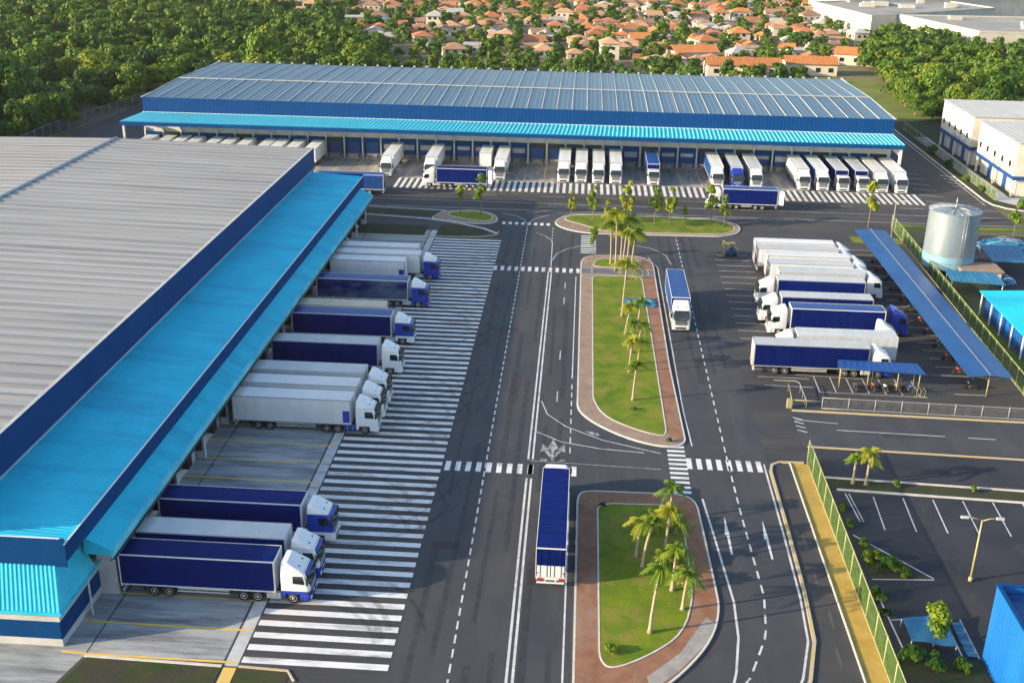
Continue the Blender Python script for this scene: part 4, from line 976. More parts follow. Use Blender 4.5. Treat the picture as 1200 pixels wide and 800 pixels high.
BODIES = {'navy': ('tr_navy', 'tr_navy', 'trim_white', 'tr_navy', 'trim_white'), 'navy_blue': ('tr_navy', 'tr_blue', 'trim_white', 'tr_navy', 'trim_white'),
          'navy_grey': ('tr_navy', 'tr_grey', 'trim_white', 'tr_grey', 'trim_grey'), 'white': ('tr_white', 'tr_white', 'tr_white', 'tr_white', 'trim_grey'),
          'grey': ('tr_grey', 'tr_grey', 'tr_grey', 'tr_grey', 'tr_grey'), 'white_bluerear': ('tr_white', 'tr_grey', 'tr_white', 'tr_navy', 'trim_grey'),
          'blue': ('tr_blue', 'tr_blue', 'tr_navy', 'tr_blue', 'trim_white'), 'blue_white': ('tr_blue', 'tr_white', 'tr_white', 'tr_white', 'tr_white'),
          'navyfront': ('tr_navy', 'tr_grey', 'tr_navy', 'tr_navy', 'trim_white'), 'faded': ('tr_faded', 'tr_blue', 'trim_white', 'tr_navy', 'trim_white'), 'beige': ('tr_beige', 'tr_beige', 'tr_grey', 'tr_grey', 'tr_beige')}
CABS = {'white': ('cab_white', 'cab_white', 'cab_white', 'cab_white', 'dark'), 'white_blue': ('cab_blue', 'cab_white', 'cab_white', 'cab_blue', 'cab_blue'),
        'low': ('cab_white', 'cab_white', 'cab_white', 'cab_white', 'dark'), 'blue': ('cab_blue', 'cab_blue', 'cab_white', 'cab_blue', 'cab_blue'), 'allblue': ('cab_blue', 'cab_blue', 'cab_blue', 'cab_blue', 'dark'),
        'bluewhite': ('cab_white', 'cab_blue', 'cab_white', 'cab_white', 'cab_blue')}
def wheel(parent, x, y):
    w = ob('wheel', cm('tyre', tyre_me), parent, (x, y, .5)); ob('rim', cm('rim', rim_me), w)
def cab_parts(t, cx, cabk):
    low, mid, top, bmp, vis = CABS[cabk]
    c = ob('cab', cm(('cab', cabk), lambda: cab_me(low, mid, top, cabk == 'low')), t, (cx, 0, 0))
    ob('windscreen', cm('ws', glass_front), c)
    for s in (-1, 1):
        ob('side_window', cm(('sw', s), lambda: glass_side(s)), c)
        mo = ob('mirror', cm('mir', mirror_me), c, (0, s * 1.42, 0)); mo.scale = (1, s, 1)
        ob('roof_lamp', cm('rl', rooflight_me), c, (1.45, s * .55, 3.12 if cabk == 'low' else 3.27))
        ob('headlight', cm('hl', headlight_me), c, (0, s * .92, 0))
    ob('grille', cm('gr', grille_me), c); ob('sun_visor', cm(('vis', vis), lambda: visor_me(vis)), c)
    ob('bumper', cm(('bmp', bmp), lambda: bumper_me(bmp)), c)
    return c
def lorry(label, x, y, rz, body='navy', cabk='white', L=13.2, group='lorries in the yard', panel=False, opened=False, split=False):
    t = thing('articulated_lorry' if cabk else 'semi_trailer', label, 'truck' if cabk else 'trailer', (x, y, 0), rz, group)
    B = BODIES[body]
    bx = ob('cargo_box', cm(('body', body, L), lambda: body_me(L, *B)), t)
    ob('edge_frame', cm(('trim', B[4], L), lambda: trim_me(L, B[4])), bx)
    ob('rear_door', cm(('rd', B[3], split), lambda: rear_me(B[3], split)), bx)
    if panel:
        for q in (-1, 1): ob('side_panel', cm(('panel', q), lambda: panel_me(q)), bx, (L, 0, 0))
    if opened:
        for s in (-1, 1):
            d = ob('open_door', cm('swing', swing_me), bx, (-.4, s * 1.2, 0)); d.rotation_euler = (0, 0, s * .9); d.scale = (1, .75, 1)
    ch = ob('chassis', cm(('ch', L, bool(cabk)), lambda: chassis_me(L, bool(cabk))), t)
    ob('underrun_bar', cm('ur', underrun_me), ch)
    for s in (-1, 1): ob('tail_light', cm('tl', lambda: light_me('lamp_red')), ch, (-.05, s * .92, .97))
    for xx in (2.75, 4.05):
        for s in (-1, 1): wheel(t, xx, s * 1.06)
    if cabk:
        for xx in (L - 2.75, L - 1.55, L + 1.5):
            for s in (-1, 1): wheel(t, xx, s * 1.06)
        tc = 'cab_blue' if cabk in ('white', 'allblue') and body == 'white' else 'grey_panel'
        for s in (-1, 1): ob('fuel_tank', cm(('ft', tc), lambda: tank_me(tc)), t, (L - .8, s * .98, 0))
        cab_parts(t, L + .5, cabk)
    return t
def tractor(label, x, y, rz, cabk):
    t = thing('tractor_unit', label, 'truck', (x, y, 0), rz, 'lorries in the yard')
    b = MB()
    for s in (-1, 1): b.box(-3.4, s * .42 - .06, .58, 2.6, s * .42 + .06, .85); 
    for xx in (-2.4, -1.2, 1.0): b.tube([(xx, -.95, .5), (xx, .95, .5)], .1, 6)
    b.lathe_z([(.85, .5), (1.05, .5)], 16, cx=-1.8); b.box(-.5, -1.1, .5, -.1, 1.1, 1.0)
    ob('chassis', b.mesh('chassis', ['chassis']), t)
    for xx in (-2.4, -1.2, 1.0):
        for s in (-1, 1): wheel(t, xx, s * 1.06)
    cab_parts(t, 0, cabk)

XR_ = -37.4
for y, body, cabk, lab, kw in (
    (79.55, 'navy', 'white_blue', 'nearest navy lorry at the dock, navy roof, white cab with blue trim', {}),
    (83.15, 'navy_grey', 'white_blue', 'grey roofed navy sided lorry between the two navy roofed lorries nearest the camera', {}),
    (88.95, 'navy', 'bluewhite', 'third navy lorry from the camera, blue doored cab, next to the empty dock bays', {}),
    (111.5, 'white', 'white', 'white lorry with blue panels on its side, nearest of three white lorries at the dock', dict(panel=True)),
    (115.3, 'white', 'white', 'white lorry squeezed between two other white lorries at the dock', {}),
    (119.2, 'grey', 'white', 'pale grey lorry, farthest of a close row of three pale ones at the dock', {}),
    (128.0, 'navy_grey', 'white', 'navy sided lorry with light grey roof and all white cab standing apart at the dock', {}),
    (138.0, 'navy_blue', 'bluewhite', 'lorry with bright blue roof beside the beige trailer at the dock, white topped blue cab', {}),
    (152.3, 'faded', 'blue', 'faded navy lorry with blue cab beside the far group of white trailers', {}),
    (164.7, 'white', 'blue', 'white lorry with a blue and white cab in the far group at the left dock', {})):
    lorry(lab, XR_, y, 0, body, cabk, group='lorries at the left dock', **kw)
lorry('low beige topped trailer without a cab between two blue roofed lorries at the dock', XR_ + .2, 141.2, 0, 'beige', None, 11.6, group='lorries at the left dock')
lorry('cabless white trailer with a blue front panel next to the faded navy lorry', XR_, 161.2, 0, 'white', None, 11.4, group='lorries at the left dock', panel=True)
lorry('farthest white trailer without a cab at the left dock, by the grass', XR_, 168.4, 0, 'white', None, 12.4, group='lorries at the left dock')

lorry('dark blue lorry driving away up the road beside the brick median', -1.25, 82.6, math.pi / 2, 'navy', 'white', group='lorries on the road', L=14.4, split=True)
lorry('blue roofed lorry with white cab driving towards the camera on the right road', 14.55, 161.2, -math.pi / 2, 'blue', 'white', group='lorries on the road', L=12.6)
lorry('navy lorry crossing in front of the left dock bays with its white rear doors open', -19.0, 222.8, math.pi, 'navy', 'white', group='lorries on the road', opened=True, L=10.2)
lorry('navy lorry with white cab crossing the back yard on the right, rear doors open', 37.6, 213.6, math.pi, 'navy_blue', 'white', group='lorries on the road', opened=True, L=10.4)
lorry('blue lorry standing behind the far end of the cyan canopy', -38.7, 215.2, math.pi, 'blue', 'white', group='lorries on the road')
# docked along the back warehouse, cabs towards the camera
YB = 244.85
for x, body, cabk, lab in (
    (-40.8, 'white', 'white', 'white lorry at the back dock just beyond the far end of the cyan canopy'),
    (-31.6, 'white', 'white', 'white lorry at the back dock behind the cab of the crossing navy lorry'),
    (-17.0, 'white', 'white', 'white lorry at the back dock standing alone right of a short white trailer'),
    (-3.7, 'white', 'white', 'white lorry at the middle back docks, leftmost of the four side by side'),
    (-.1, 'white', 'white', 'white lorry at the middle back docks, second from the left of four side by side'),
    (3.5, 'white', 'white', 'white lorry at the middle back docks, third from the left of four side by side'),
    (7.1, 'white', 'white', 'white lorry at the middle back docks, rightmost of the four side by side'),
    (14.9, 'blue', 'low', 'lone blue lorry with a low white cab at the middle back docks'),
    (28.0, 'blue_white', 'white', 'blue sided white roofed lorry, left one of a trio at the back docks'),
    (32.0, 'navy_grey', 'allblue', 'lorry with an all blue cab in the middle of a trio at the back docks'),
    (35.9, 'grey', 'white', 'grey lorry with white cab, right one of a trio at the back docks'),
    (45.6, 'white', 'white', 'white lorry at the right back docks, leftmost of the six side by side'),
    (49.4, 'blue_white', 'white', 'dull blue sided lorry between a white and a navy one at the back docks'),
    (53.5, 'navyfront', 'low', 'left one of the two navy fronted lorries side by side at the back docks'),
    (57.5, 'navyfront', 'low', 'right one of the two navy fronted lorries side by side at the back docks'),
    (61.3, 'white', 'white', 'white lorry beside the navy pair, second from the right end of the back docks'),
    (65.2, 'white', 'white', 'white lorry at the very right end of the back docks, beside the side road')):
    l = 'navyfront' in body or 'lone blue' in lab
    t = lorry(lab, x, YB, -math.pi / 2, body, cabk, group='lorries at the back docks')
for x, lab in ((-20.7, 'short white trailer without a cab at the back dock beside a lone white lorry'),):
    lorry(lab, x, YB, -math.pi / 2, 'white', None, 8.0, group='lorries at the back docks')
for i, x in enumerate((-96.0, -91.8, -88.5, -85.2, -80.9, -77.6, -73.8, -69.0, -66.2, -62.6, -58.4)):
    lorry('white trailer roof showing over the grey warehouse roof in the back left corner', x, YB, -math.pi / 2, 'white', None, 9.5, group='white trailers behind the grey roof')
# lorry park
PI = math.pi
for y, x, rz, body, cabk, lab in (
    (133.4, 22.6, 0, 'navy_grey', 'white_blue', 'nearest parked lorry in the lorry park, navy side and grey roof, cab towards the carport'),
    (137.4, 41.2, PI, 'grey', 'white', 'grey lorry between the nearest navy one and the blue roofed one in the lorry park'),
    (147.2, 42.0, PI, 'navy_blue', 'white', 'parked lorry with bright blue roof and navy side, white cab facing left'),
    (151.9, 41.4, PI, 'navy_grey', 'white', 'parked navy lorry with white roof, cab facing left, just behind the blue roofed one'),
    (159.4, 42.0, PI, 'navy_grey', 'white', 'parked navy lorry with pale roof, cab facing left, beside the row of white trailers'),
    (163.5, 30.2, 0, 'grey', 'white', 'first of the white parked lorries next to the navy ones, cab towards the carport'),
    (167.3, 29.3, 0, 'white_bluerear', 'white', 'second white parked lorry with a blue rear from the navy ones'),
    (171.2, 29.6, 0, 'white', 'white', 'third white parked lorry from the navy ones, middle of the white row'),
    (174.9, 28.6, 0, 'white_bluerear', 'bluewhite', 'fourth white parked lorry from the navy ones, with blue rear and blue cab'),
    (178.4, 28.7, 0, 'white', 'blue', 'farthest white parked lorry of the lorry park, by the small forklift')):
    lorry(lab, x, y, rz, body, cabk, group='lorries in the lorry park', L=12.6 if y > 134 else 14.2)
tractor('white tractor unit without trailer beside the grey lorry in the lorry park', 40.2, 142.6, 0, 'white')
tractor('blue tractor unit without trailer at the right end of the blue roofed lorry', 43.2, 148.4, 0, 'allblue')

# forklift
t = thing('forklift', 'small dark blue and yellow forklift parked left of the white trailers', 'forklift', (25.3, 182.2, 0), R_(200))
b = MB(); b.bbox(-1.1, -.6, .35, 1.0, .6, 1.05, .12); ob('body', b.mesh('body', ['door_blue']), t)
b = MB(); b.bbox(-1.3, -.6, .5, -.8, .6, 1.3, .1); ob('counterweight', b.mesh('counterweight', ['fork_yellow']), t)
b = MB()
for x, y in ((-.8, -.5), (-.8, .5), (.7, -.5), (.7, .5)): b.tube([(x, y, 1.0), (x * .85, y, 2.15)], .04, 5)
b.box(-.8, -.55, 2.15, .7, .55, 2.22); ob('overhead_guard', b.mesh('overhead_guard', ['fork_yellow']), t)
b = MB()
for s in (-.35, .35): b.box(1.1, s - .06, .1, 1.25, s + .06, 2.6)
for z in (.6, 1.5, 2.5): b.box(1.1, -.35, z, 1.2, .35, z + .12)
ob('mast', b.mesh('mast', ['fork_yellow']), t)
for s in (-.3, .3): b = MB(); b.box(1.25, s - .06, .1, 2.3, s + .06, .16); ob('fork', b.mesh('fork', ['steel']), t)
b = MB(); b.box(-.4, -.25, 1.05, .1, .25, 1.2); b.box(-.5, -.25, 1.1, -.38, .25, 1.6); ob('seat', b.mesh('seat', ['dark']), t)
for x, y in ((-.75, -.55), (-.75, .55), (.7, -.55), (.7, .55)): w = ob('wheel', cm('tyre', tyre_me), t, (x, y, .3)); w.scale = (.6, .7, .6)

# motorcycles
def moto_parts(c):
    def frame():
        b = MB(); b.tube([(.05, 0, .55), (.45, 0, .75), (.58, 0, .95)], .05, 6); b.tube([(-.6, 0, .32), (0, 0, .35), (.05, 0, .55)], .05, 6); b.bbox(-.15, -.13, .25, .25, .13, .6, .05)
        b.tube([(.7, 0, .32), (.55, 0, .98)], .04, 6); return b.mesh('frame', ['chassis'])
    def tank():
        b = MB(); b.loft([[(x, hw * math.cos(a), .78 + h * math.sin(a)) for a in (2 * PI * k / 10 for k in range(10))] for x, hw, h in ((-.05, .08, .08), (.1, .15, .14), (.35, .16, .15), (.5, .08, .08))], sm=True); return b.mesh('fuel_tank', [c])
    def seat():
        b = MB(); b.bbox(-.7, -.13, .72, 0, .13, .84, .04); return b.mesh('seat', ['dark'])
    def bars():
        b = MB(); b.tube([(.4, -.36, 1.05), (.52, -.15, 1.0), (.52, .15, 1.0), (.4, .36, 1.05)], .025, 6); return b.mesh('handlebar', ['steel'])
    def whl():
        b = MB(); b.lathe_y([(-.05, .2), (-.06, .27), (0, .31), (.06, .27), (.05, .2)], 18); return b.mesh('wheel', ['rubber'])
    return [('frame', cm('mf', frame)), ('fuel_tank', cm(('mt', c), tank)), ('seat', cm('ms', seat)), ('handlebar', cm('mb', bars))], cm('mw', whl)
def moto(x, y, rz, c, lab):
    t = thing('motorcycle', lab, 'motorcycle', (x, y, 0), rz, 'parked motorcycles'); ps, w = moto_parts(c)
    for n, me in ps: ob(n, me, t)
    for xx in (-.6, .7): ob('wheel', w, t, (xx, 0, .31))
    b = cm('mdisc', lambda: (lambda q: (q.lathe_y([(-.02, .19), (.02, .19)], 12), q.mesh('rim', ['rim']))[1])(MB()))
for i in range(12):
    y = 130 + 4.6 * i
    moto(49.0 + .2 * math.sin(i * 3), y, R_(180 + 8 * math.sin(i * 5)), 'lamp_red' if i % 3 else 'dark',
         ('red' if i % 3 else 'black') + ' motorcycle parked under the long blue carport')
for i, (x, c, n) in enumerate(((34.5, 'dark', 'black motorcycle at the left end under the small blue shade roof'), (36.6, 'lamp_red', 'red motorcycle under the small blue shade roof, left of a white one'),
                        (38.0, 'trim_white', 'white motorcycle under the small blue shade roof between a red and an orange one'), (39.4, 'amber', 'orange motorcycle under the small blue shade roof'),
                        (41.0, 'cab_blue', 'blue motorcycle at the right end under the small blue shade roof'))):
    moto(x, 128.5 + .2 * (i % 2), R_(-80 + 9 * i), c, n)
t = thing('bicycle_rack', 'yellow tubular cycle rack at the right end of the small shade roof', 'rack', (42.2, 127.6, 0))
for k in range(3): b = MB(); b.tube([(-.6 + k * .5, -.6, 0), (-.6 + k * .5, -.6, .85), (-.6 + k * .5, .4, .85), (-.6 + k * .5, .4, 0)], .035, 6); ob('hoop', b.mesh('hoop', ['post_yellow']), t)
b = MB(); b.box(-.8, -.65, 0, .6, -.55, .06); ob('base_rail', b.mesh('base_rail', ['post_yellow']), t)

# ------------------------------------------------------------------ vegetation
def leafq(b, p, nrm, s, r, m=0):
    n = (nrm + Vector((r.gauss(0, .34), r.gauss(0, .34), r.gauss(.18, .34)))).normalized()
    a = n.cross(Vector((r.gauss(0, 1), r.gauss(0, 1), r.gauss(0, 1)))).normalized(); c = n.cross(a)
    w = s * r.uniform(.6, 1.2); h = s * r.uniform(.7, 1.3)
    b.face([p - a * w * .5 - c * h * .1, p - c * h * .6, p + a * w * .5 - c * h * .1, p + a * w * .25 + c * h * .5, p - a * w * .3 + c * h * .45], m)
def crown_mesh(seed, R0, H0, base, lobes, per, ls, flat=.75):
    r = random.Random(seed); b = MB()
    for k in range(lobes):
        a = r.uniform(0, 2 * PI); q = math.sqrt(r.random()); u = r.random()
        rr = R0 * .72 * q * (1 - .45 * u); c = Vector((rr * math.cos(a), rr * math.sin(a), base + H0 * (.12 + .78 * u) ))
        lr = R0 * r.uniform(.26, .46)
        for i in range(per):
            d = Vector((r.gauss(0, 1), r.gauss(0, 1), r.gauss(0, 1))).normalized()
            if d.z < -.45: d.z *= -.6
            f = r.uniform(.72, 1.08)
            leafq(b, c + Vector((d.x * lr * f, d.y * lr * f, d.z * lr * flat * f)), d, ls, r)
    return b
def trunk_mesh(seed, h, r0, R0, H0, mat_='bark'):
    r = random.Random(seed); b = MB()
    b.tube([(0, 0, -.2), (r.uniform(-.1, .1), r.uniform(-.1, .1), h * .6), (r.uniform(-.25, .25), r.uniform(-.25, .25), h + H0 * .35), (0, 0, h + H0 * .7)], [r0 * 1.25, r0, r0 * .6, r0 * .2], 7)
    for k in range(5):
        a = k * 1.26 + r.uniform(-.3, .3); z = h * r.uniform(.75, 1.1)
        b.tube([(0, 0, z), (R0 * .35 * math.cos(a), R0 * .35 * math.sin(a), z + H0 * .25), (R0 * .65 * math.cos(a), R0 * .65 * math.sin(a), z + H0 * .45)], [r0 * .5, r0 * .32, r0 * .1], 5)
    return b.mesh('trunk', [mat_])
SPEC = []
for i in range(7):
    r = random.Random(100 + i); R0 = r.uniform(4.2, 5.6); H0 = r.uniform(6.0, 8.0); base = r.uniform(.9, 1.5)
    SPEC.append((crown_mesh(i, R0, H0, base, 26, 150, .56), trunk_mesh(i, base, .26, R0, H0)))
CR = [s[0].mesh('crown', ['leaf']) for s in SPEC]; CRW = [s[0].mesh('crown', ['leaf_warm']) for s in SPEC]; TR = [s[1] for s in SPEC]
rt = random.Random(21)
def tree(x, y, s, label, group, warm=False, k=None, z=0):
    k = rt.randrange(7) if k is None else k
    t = thing('tree', label, 'tree', (x, y, z), rt.uniform(0, 6.28), group)
    q = (s * rt.uniform(.9, 1.12), s * rt.uniform(.9, 1.12), s * rt.uniform(.75, 1.4))
    ob('crown', (CRW if warm else CR)[k], t, sc=q); ob('trunk', TR[k], t, sc=q)
class Scatter:
    def __init__(s): s.c = {}
    def ok(s, x, y, d):
        k = 8; i, j = int(x // k), int(y // k); n = int(d // k) + 1
        for a in range(i - n, i + n + 1):
            for b in range(j - n, j + n + 1):
                for (u, v) in s.c.get((a, b), ()):
                    if (u - x) ** 2 + (v - y) ** 2 < d * d: return False
        s.c.setdefault((i, j), []).append((x, y)); return True
def inside(p, poly_):
    x, y = p; c = False
    for i in range(len(poly_)):
        (x1, y1), (x2, y2) = poly_[i - 1], poly_[i]
        if (y1 > y) != (y2 > y) and x < (x2 - x1) * (y - y1) / (y2 - y1) + x1: c = not c
    return c
def scatter(poly_, d, n, sc, r):
    xs = [p[0] for p in poly_]; ys = [p[1] for p in poly_]; out = []
    for _ in range(n):
        p = (r.uniform(min(xs), max(xs)), r.uniform(min(ys), max(ys)))
        if inside(p, poly_) and sc.ok(*p, d): out.append(p)
    return out
sc = Scatter(); rs = random.Random(4)
far_pts = []
forest = scatter([(-128, 205), (-130, 258), (-123, 312), (-101, 318), (-60, 316), (-70, 400), (-100, 470), (-118, 540), (-150, 520), (-190, 560), (-230, 610), (-380, 640), (-240, 300), (-175, 205)], 5.9, 26000, sc, rs)
forest.sort(key=lambda p: p[0] ** 2 + p[1] ** 2)
for i, (x, y) in enumerate(forest):
    if i < 190:
        lab = ('broadleaf tree at the near edge of the dense forest by the chain link fence' if i < 50 else 'broadleaf tree inside the dense forest left of the back warehouse' if i < 110 else 'broadleaf tree in the far part of the forest, towards the town')
        tree(x, y, rt.choice((.6, .75, .85, .95, 1.1, 1.35)) * rt.uniform(.92, 1.1), lab, 'forest trees, ' + ('near edge' if i < 50 else 'middle' if i < 110 else 'far part'), warm=rt.random() < .4)
    else: far_pts.append((x, y, rt.choice((.65, .8, .95, 1.15))))
grove = scatter([(92, 318), (89, 340), (96, 360), (99, 395), (100, 430), (128, 500), (150, 440), (225, 445), (260, 300), (112, 284), (102, 300)], 6.2, 9000, sc, rs)
grove.sort(key=lambda p: p[0] ** 2 + p[1] ** 2)
for i, (x, y) in enumerate(grove):
    if x > 215 and y > 400: continue
    if i < 60:
        tree(x, y, rt.uniform(.65, 1.15), 'bushy tree of the sunlit grove behind the office blocks' if i < 35 else 'bushy tree farther back in the grove below the white factories',
             'grove trees behind the offices' if i < 35 else 'grove trees below the factories', warm=rt.random() < .6)
    else: far_pts.append((x, y, 1))

# houses of the town on the hillside plain
def house_mesh(kind, seed):
    r = random.Random(seed); w, d, h = r.uniform(8, 12), r.uniform(7, 10), r.uniform(2.8, 3.6) * (1 if kind != 'tall' else 1.9)
    wl = MB(); rf = MB(); wn = MB(); dr = MB(); e = .6; rise = r.uniform(1.6, 2.5)
    blocks = [(-w / 2, -d / 2, w / 2, d / 2)]
    if kind == 'ell': blocks.append((w / 2 - 4.5, -d / 2 - 4.5, w / 2, -d / 2 + .02))
    for (x0, y0, x1, y1) in blocks:
        wl.box(x0, y0, 0, x1, y1, h); X0, Y0, X1, Y1 = x0 - e, y0 - e, x1 + e, y1 + e
        if kind == 'flat':
            rf.box(X0 + .3, Y0 + .3, h, X1 - .3, Y1 - .3, h + .35); rf.box(x0 + 1, y0 + 1, h + .35, x0 + 2.6, y0 + 2.6, h + 1.5)
        elif kind == 'gable':
            ym = (Y0 + Y1) / 2; rf.face([(X0, Y0, h - .1), (X1, Y0, h - .1), (X1, ym, h + rise), (X0, ym, h + rise)]); rf.face([(X1, Y1, h - .1), (X0, Y1, h - .1), (X0, ym, h + rise), (X1, ym, h + rise)])
            rf.face([(X0, Y1, h - .25), (X1, Y1, h - .25), (X1, Y0, h - .25), (X0, Y0, h - .25)])
            for xx in (x0, x1): wl.face([(xx, y0, h), (xx, y1, h), (xx, ym, h + rise - .25)])
        else:
            ym = (Y0 + Y1) / 2; k = min((X1 - X0), (Y1 - Y0)) / 2 * .95; xa, xb = X0 + k, X1 - k
            if xb < xa: xa = xb = (X0 + X1) / 2
            zt = h + rise
            rf.face([(X0, Y0, h - .1), (X1, Y0, h - .1), (xb, ym, zt), (xa, ym, zt)]); rf.face([(X1, Y1, h - .1), (X0, Y1, h - .1), (xa, ym, zt), (xb, ym, zt)])
            rf.face([(X1, Y0, h - .1), (X1, Y1, h - .1), (xb, ym, zt)]); rf.face([(X0, Y1, h - .1), (X0, Y0, h - .1), (xa, ym, zt)])
    lev = [0] if kind != 'tall' else [0, 2.9]
    for z in lev:
        for k in range(3):
            x = -w / 2 + 1.2 + k * (w - 3.4) / 2
            for yy in (-d / 2 - .05, d / 2 + .05):
                if kind == 'ell' and yy < 0 and k == 2: yy -= 4.5
                wn.box(x, yy - .04, z + 1.0, x + 1.2, yy + .04, z + 2.2)
        for xx in (-w / 2 - .05, w / 2 + .05): wn.box(xx - .04, -1.8, z + 1.0, xx + .04, -.6, z + 2.2); wn.box(xx - .04, 1.0, z + 1.0, xx + .04, 2.2, z + 2.2)
    dr.box(-w / 2 + 3, -d / 2 - .1, 0, -w / 2 + 3.9, -d / 2 - .02, 2.1)
    return wl, rf, wn, dr
KINDS = ['hip', 'gable', 'ell', 'flat', 'tall']; TIL = ['orange', 'terracotta', 'brown', 'pink', 'grey']
HM = {}
for i, k in enumerate(KINDS):
    for v in range(2):
        wl, rf, wn, dr = house_mesh(k, 40 + i * 2 + v)
        w2 = MB(); w2.v = wl.v + wn.v; w2.f = wl.f + [tuple(len(wl.v) + j for j in f) for f in wn.f]; w2.m = wl.m + [1] * len(wn.f); w2.sm = wl.sm + wn.sm
        ws = []
        for q in range(0, len(wn.f), 6):
            o1 = MB(); base = min(wn.f[q]); o1.v = wn.v[base:base + 8]; o1.f = [tuple(j - base for j in f) for f in wn.f[q:q + 6]]; o1.m = [0] * 6; o1.sm = [False] * 6; ws.append(o1.mesh('window', ['glass']))
        HM[k, v] = (wl.mesh('wall', ['house_wall']), {t_: rf.mesh('roof', ['tile_' + t_]) for t_ in TIL}, ws, dr.mesh('door', ['bark']), w2.mesh('wall', ['house_wall', 'glass']))
DESC = {'hip': 'hip roofed', 'gable': 'gable roofed', 'ell': 'L shaped', 'flat': 'flat roofed', 'tall': 'two storey'}
TDESC = {'orange': 'bright orange', 'terracotta': 'terracotta', 'brown': 'brown', 'pink': 'pale pink', 'grey': 'grey'}
rh = random.Random(9)
town = scatter([(-290, 800), (-260, 620), (-190, 566), (-150, 524), (-118, 545), (-100, 480), (-66, 410), (-30, 430), (20, 400), (50, 380), (86, 392), (96, 440), (118, 500), (104, 560), (118, 640), (150, 700), (260, 700), (290, 800), (-150, 800)], 10.2, 16000, sc, rh)
town.sort(key=lambda p: p[0] ** 2 + p[1] ** 2)
far_houses = []
nh = 0
for i, (x, y) in enumerate(town[:760]):
    dens_ = .60 if x < -30 and y < 470 else .92
    if rh.random() > dens_: continue
    k = rh.choices(KINDS, (4, 4, 3, 2, 1))[0]; t_ = rh.choices(TIL, (5, 5, 3, 3, 2) if x > 20 and y < 500 else (2, 4, 4, 4, 3))[0]; v = rh.randrange(2)
    if k == 'flat': t_ = rh.choice(['grey', 'pink'])
    zone = ('front ' if y < 450 else 'middle ' if y < 560 else 'far ') + ('left' if x < -30 else 'right' if x > 60 else 'centre') + ' of the town'
    lab = '%s house with a %s roof in the %s' % (DESC[k], TDESC[t_], zone)
    if nh > 290:
        far_houses.append((x, y, k, t_, v, rh.gauss(.15, .12) + rh.choice((0, PI / 2)), rh.uniform(.64, .96))); continue
    t = thing('house', lab, 'house', (x, y, -.05), rh.choice((0, PI / 2, PI, -PI / 2)) + rh.gauss(.15, .12), lab)
    sz = rh.uniform(.64, .96); wl, rf, ws, dr, w2 = HM[k, v]
    ob('wall', wl if nh < 45 else w2, t, sc=sz); ob('roof', rf[t_], t, sc=sz)
    if nh < 45:
        for q in ws: ob('window', q, t, sc=sz)
        ob('door', dr, t, sc=sz)
    nh += 1
# the farthest houses, one mass
b = MB(); mats_ = ['house_wall', 'glass'] + ['tile_' + q for q in TIL]
for x, y, k, t_, v, a, sz in far_houses:
    wm, rm = HM[k, v][4], HM[k, v][1][t_]; ca, sa = math.cos(a) * sz, math.sin(a) * sz
    for me, is_roof in ((wm, False), (rm, True)):
        i0 = len(b.v); b.v += [(x + ca * q.co.x - sa * q.co.y, y + sa * q.co.x + ca * q.co.y, q.co.z * sz - .05) for q in me.vertices]
        for p in me.polygons: b.f.append(tuple(i0 + j for j in p.vertices)); b.m.append(2 + TIL.index(t_) if is_roof else p.material_index); b.sm.append(False)
struct('distant_houses', b, mats_, 'stuff')
# big orange roofed hall beside the warehouse's far edge
for x, y, w, d, rz, lab in ((52, 388, 24, 9, .05, 'long hall with a bright orange roof just behind the back warehouse'), (76, 396, 17, 9, .0, 'shorter hall with an orange roof right of the long orange hall'),
                            (100, 423, 20, 9, -.2, 'orange roofed hall left of the grove, below the white factories'), (38, 418, 16, 10, .3, 'yellowish orange roofed hall behind the long orange hall')):
    t = thing('hall', lab, 'hall', (x, y, 0), rz)
    b = MB(); b.box(-w / 2, -d / 2, 0, w / 2, d / 2, 4); ob('wall', b.mesh('wall', ['house_wall']), t)
    b = MB(); b.corr((-w / 2 - .5, -d / 2 - .6, 3.9), (w / 2 + .5, -d / 2 - .6, 3.9), (w / 2 + .5, 0, 6), (-w / 2 - .5, 0, 6), .8, .06); b.corr((-w / 2 - .5, d / 2 + .6, 3.9), (w / 2 + .5, d / 2 + .6, 3.9), (w / 2 + .5, 0, 6), (-w / 2 - .5, 0, 6), .8, .06)
    ob('roof', b.mesh('roof', ['tile_orange']), t)
    for q in range(4): b = MB(); xx = -w / 2 + (q + .5) * w / 4; b.box(xx - .8, -d / 2 - .06, 1.2, xx + .8, -d / 2, 2.6); ob('window', b.mesh('window', ['glass']), t)
# trees between the houses
tt = scatter([(-310, 900), (-270, 640), (-190, 570), (-150, 530), (-118, 550), (-100, 480), (-60, 316), (85, 316), (84, 385), (96, 440), (118, 500), (104, 560), (118, 640), (150, 700), (300, 700), (330, 900), (-180, 900)], 5.6, 26000, sc, rh)
tt.sort(key=lambda p: p[0] ** 2 + p[1] ** 2)
n = 0
for x, y in tt:
    if 70 < x < 100 and 310 < y < 385: continue
    if abs(x - 52) < 14 and abs(y - 388) < 8 or abs(x - 76) < 11 and abs(y - 396) < 8 or abs(x - 100) < 12 and abs(y - 423) < 8 or abs(x - 38) < 10 and abs(y - 418) < 8: continue
    if y > 395 and rh.random() < .22: continue
    s = rt.uniform(.4, .8)
    if n < 45:
        tree(x, y, s, 'leafy tree in the green belt between the back warehouse and the town' if y < 400 else 'leafy tree between the front houses of the town', 'green belt trees' if y < 400 else 'trees among the front houses', warm=rt.random() < .55)
        n += 1
    else: far_pts.append((x, y, s))
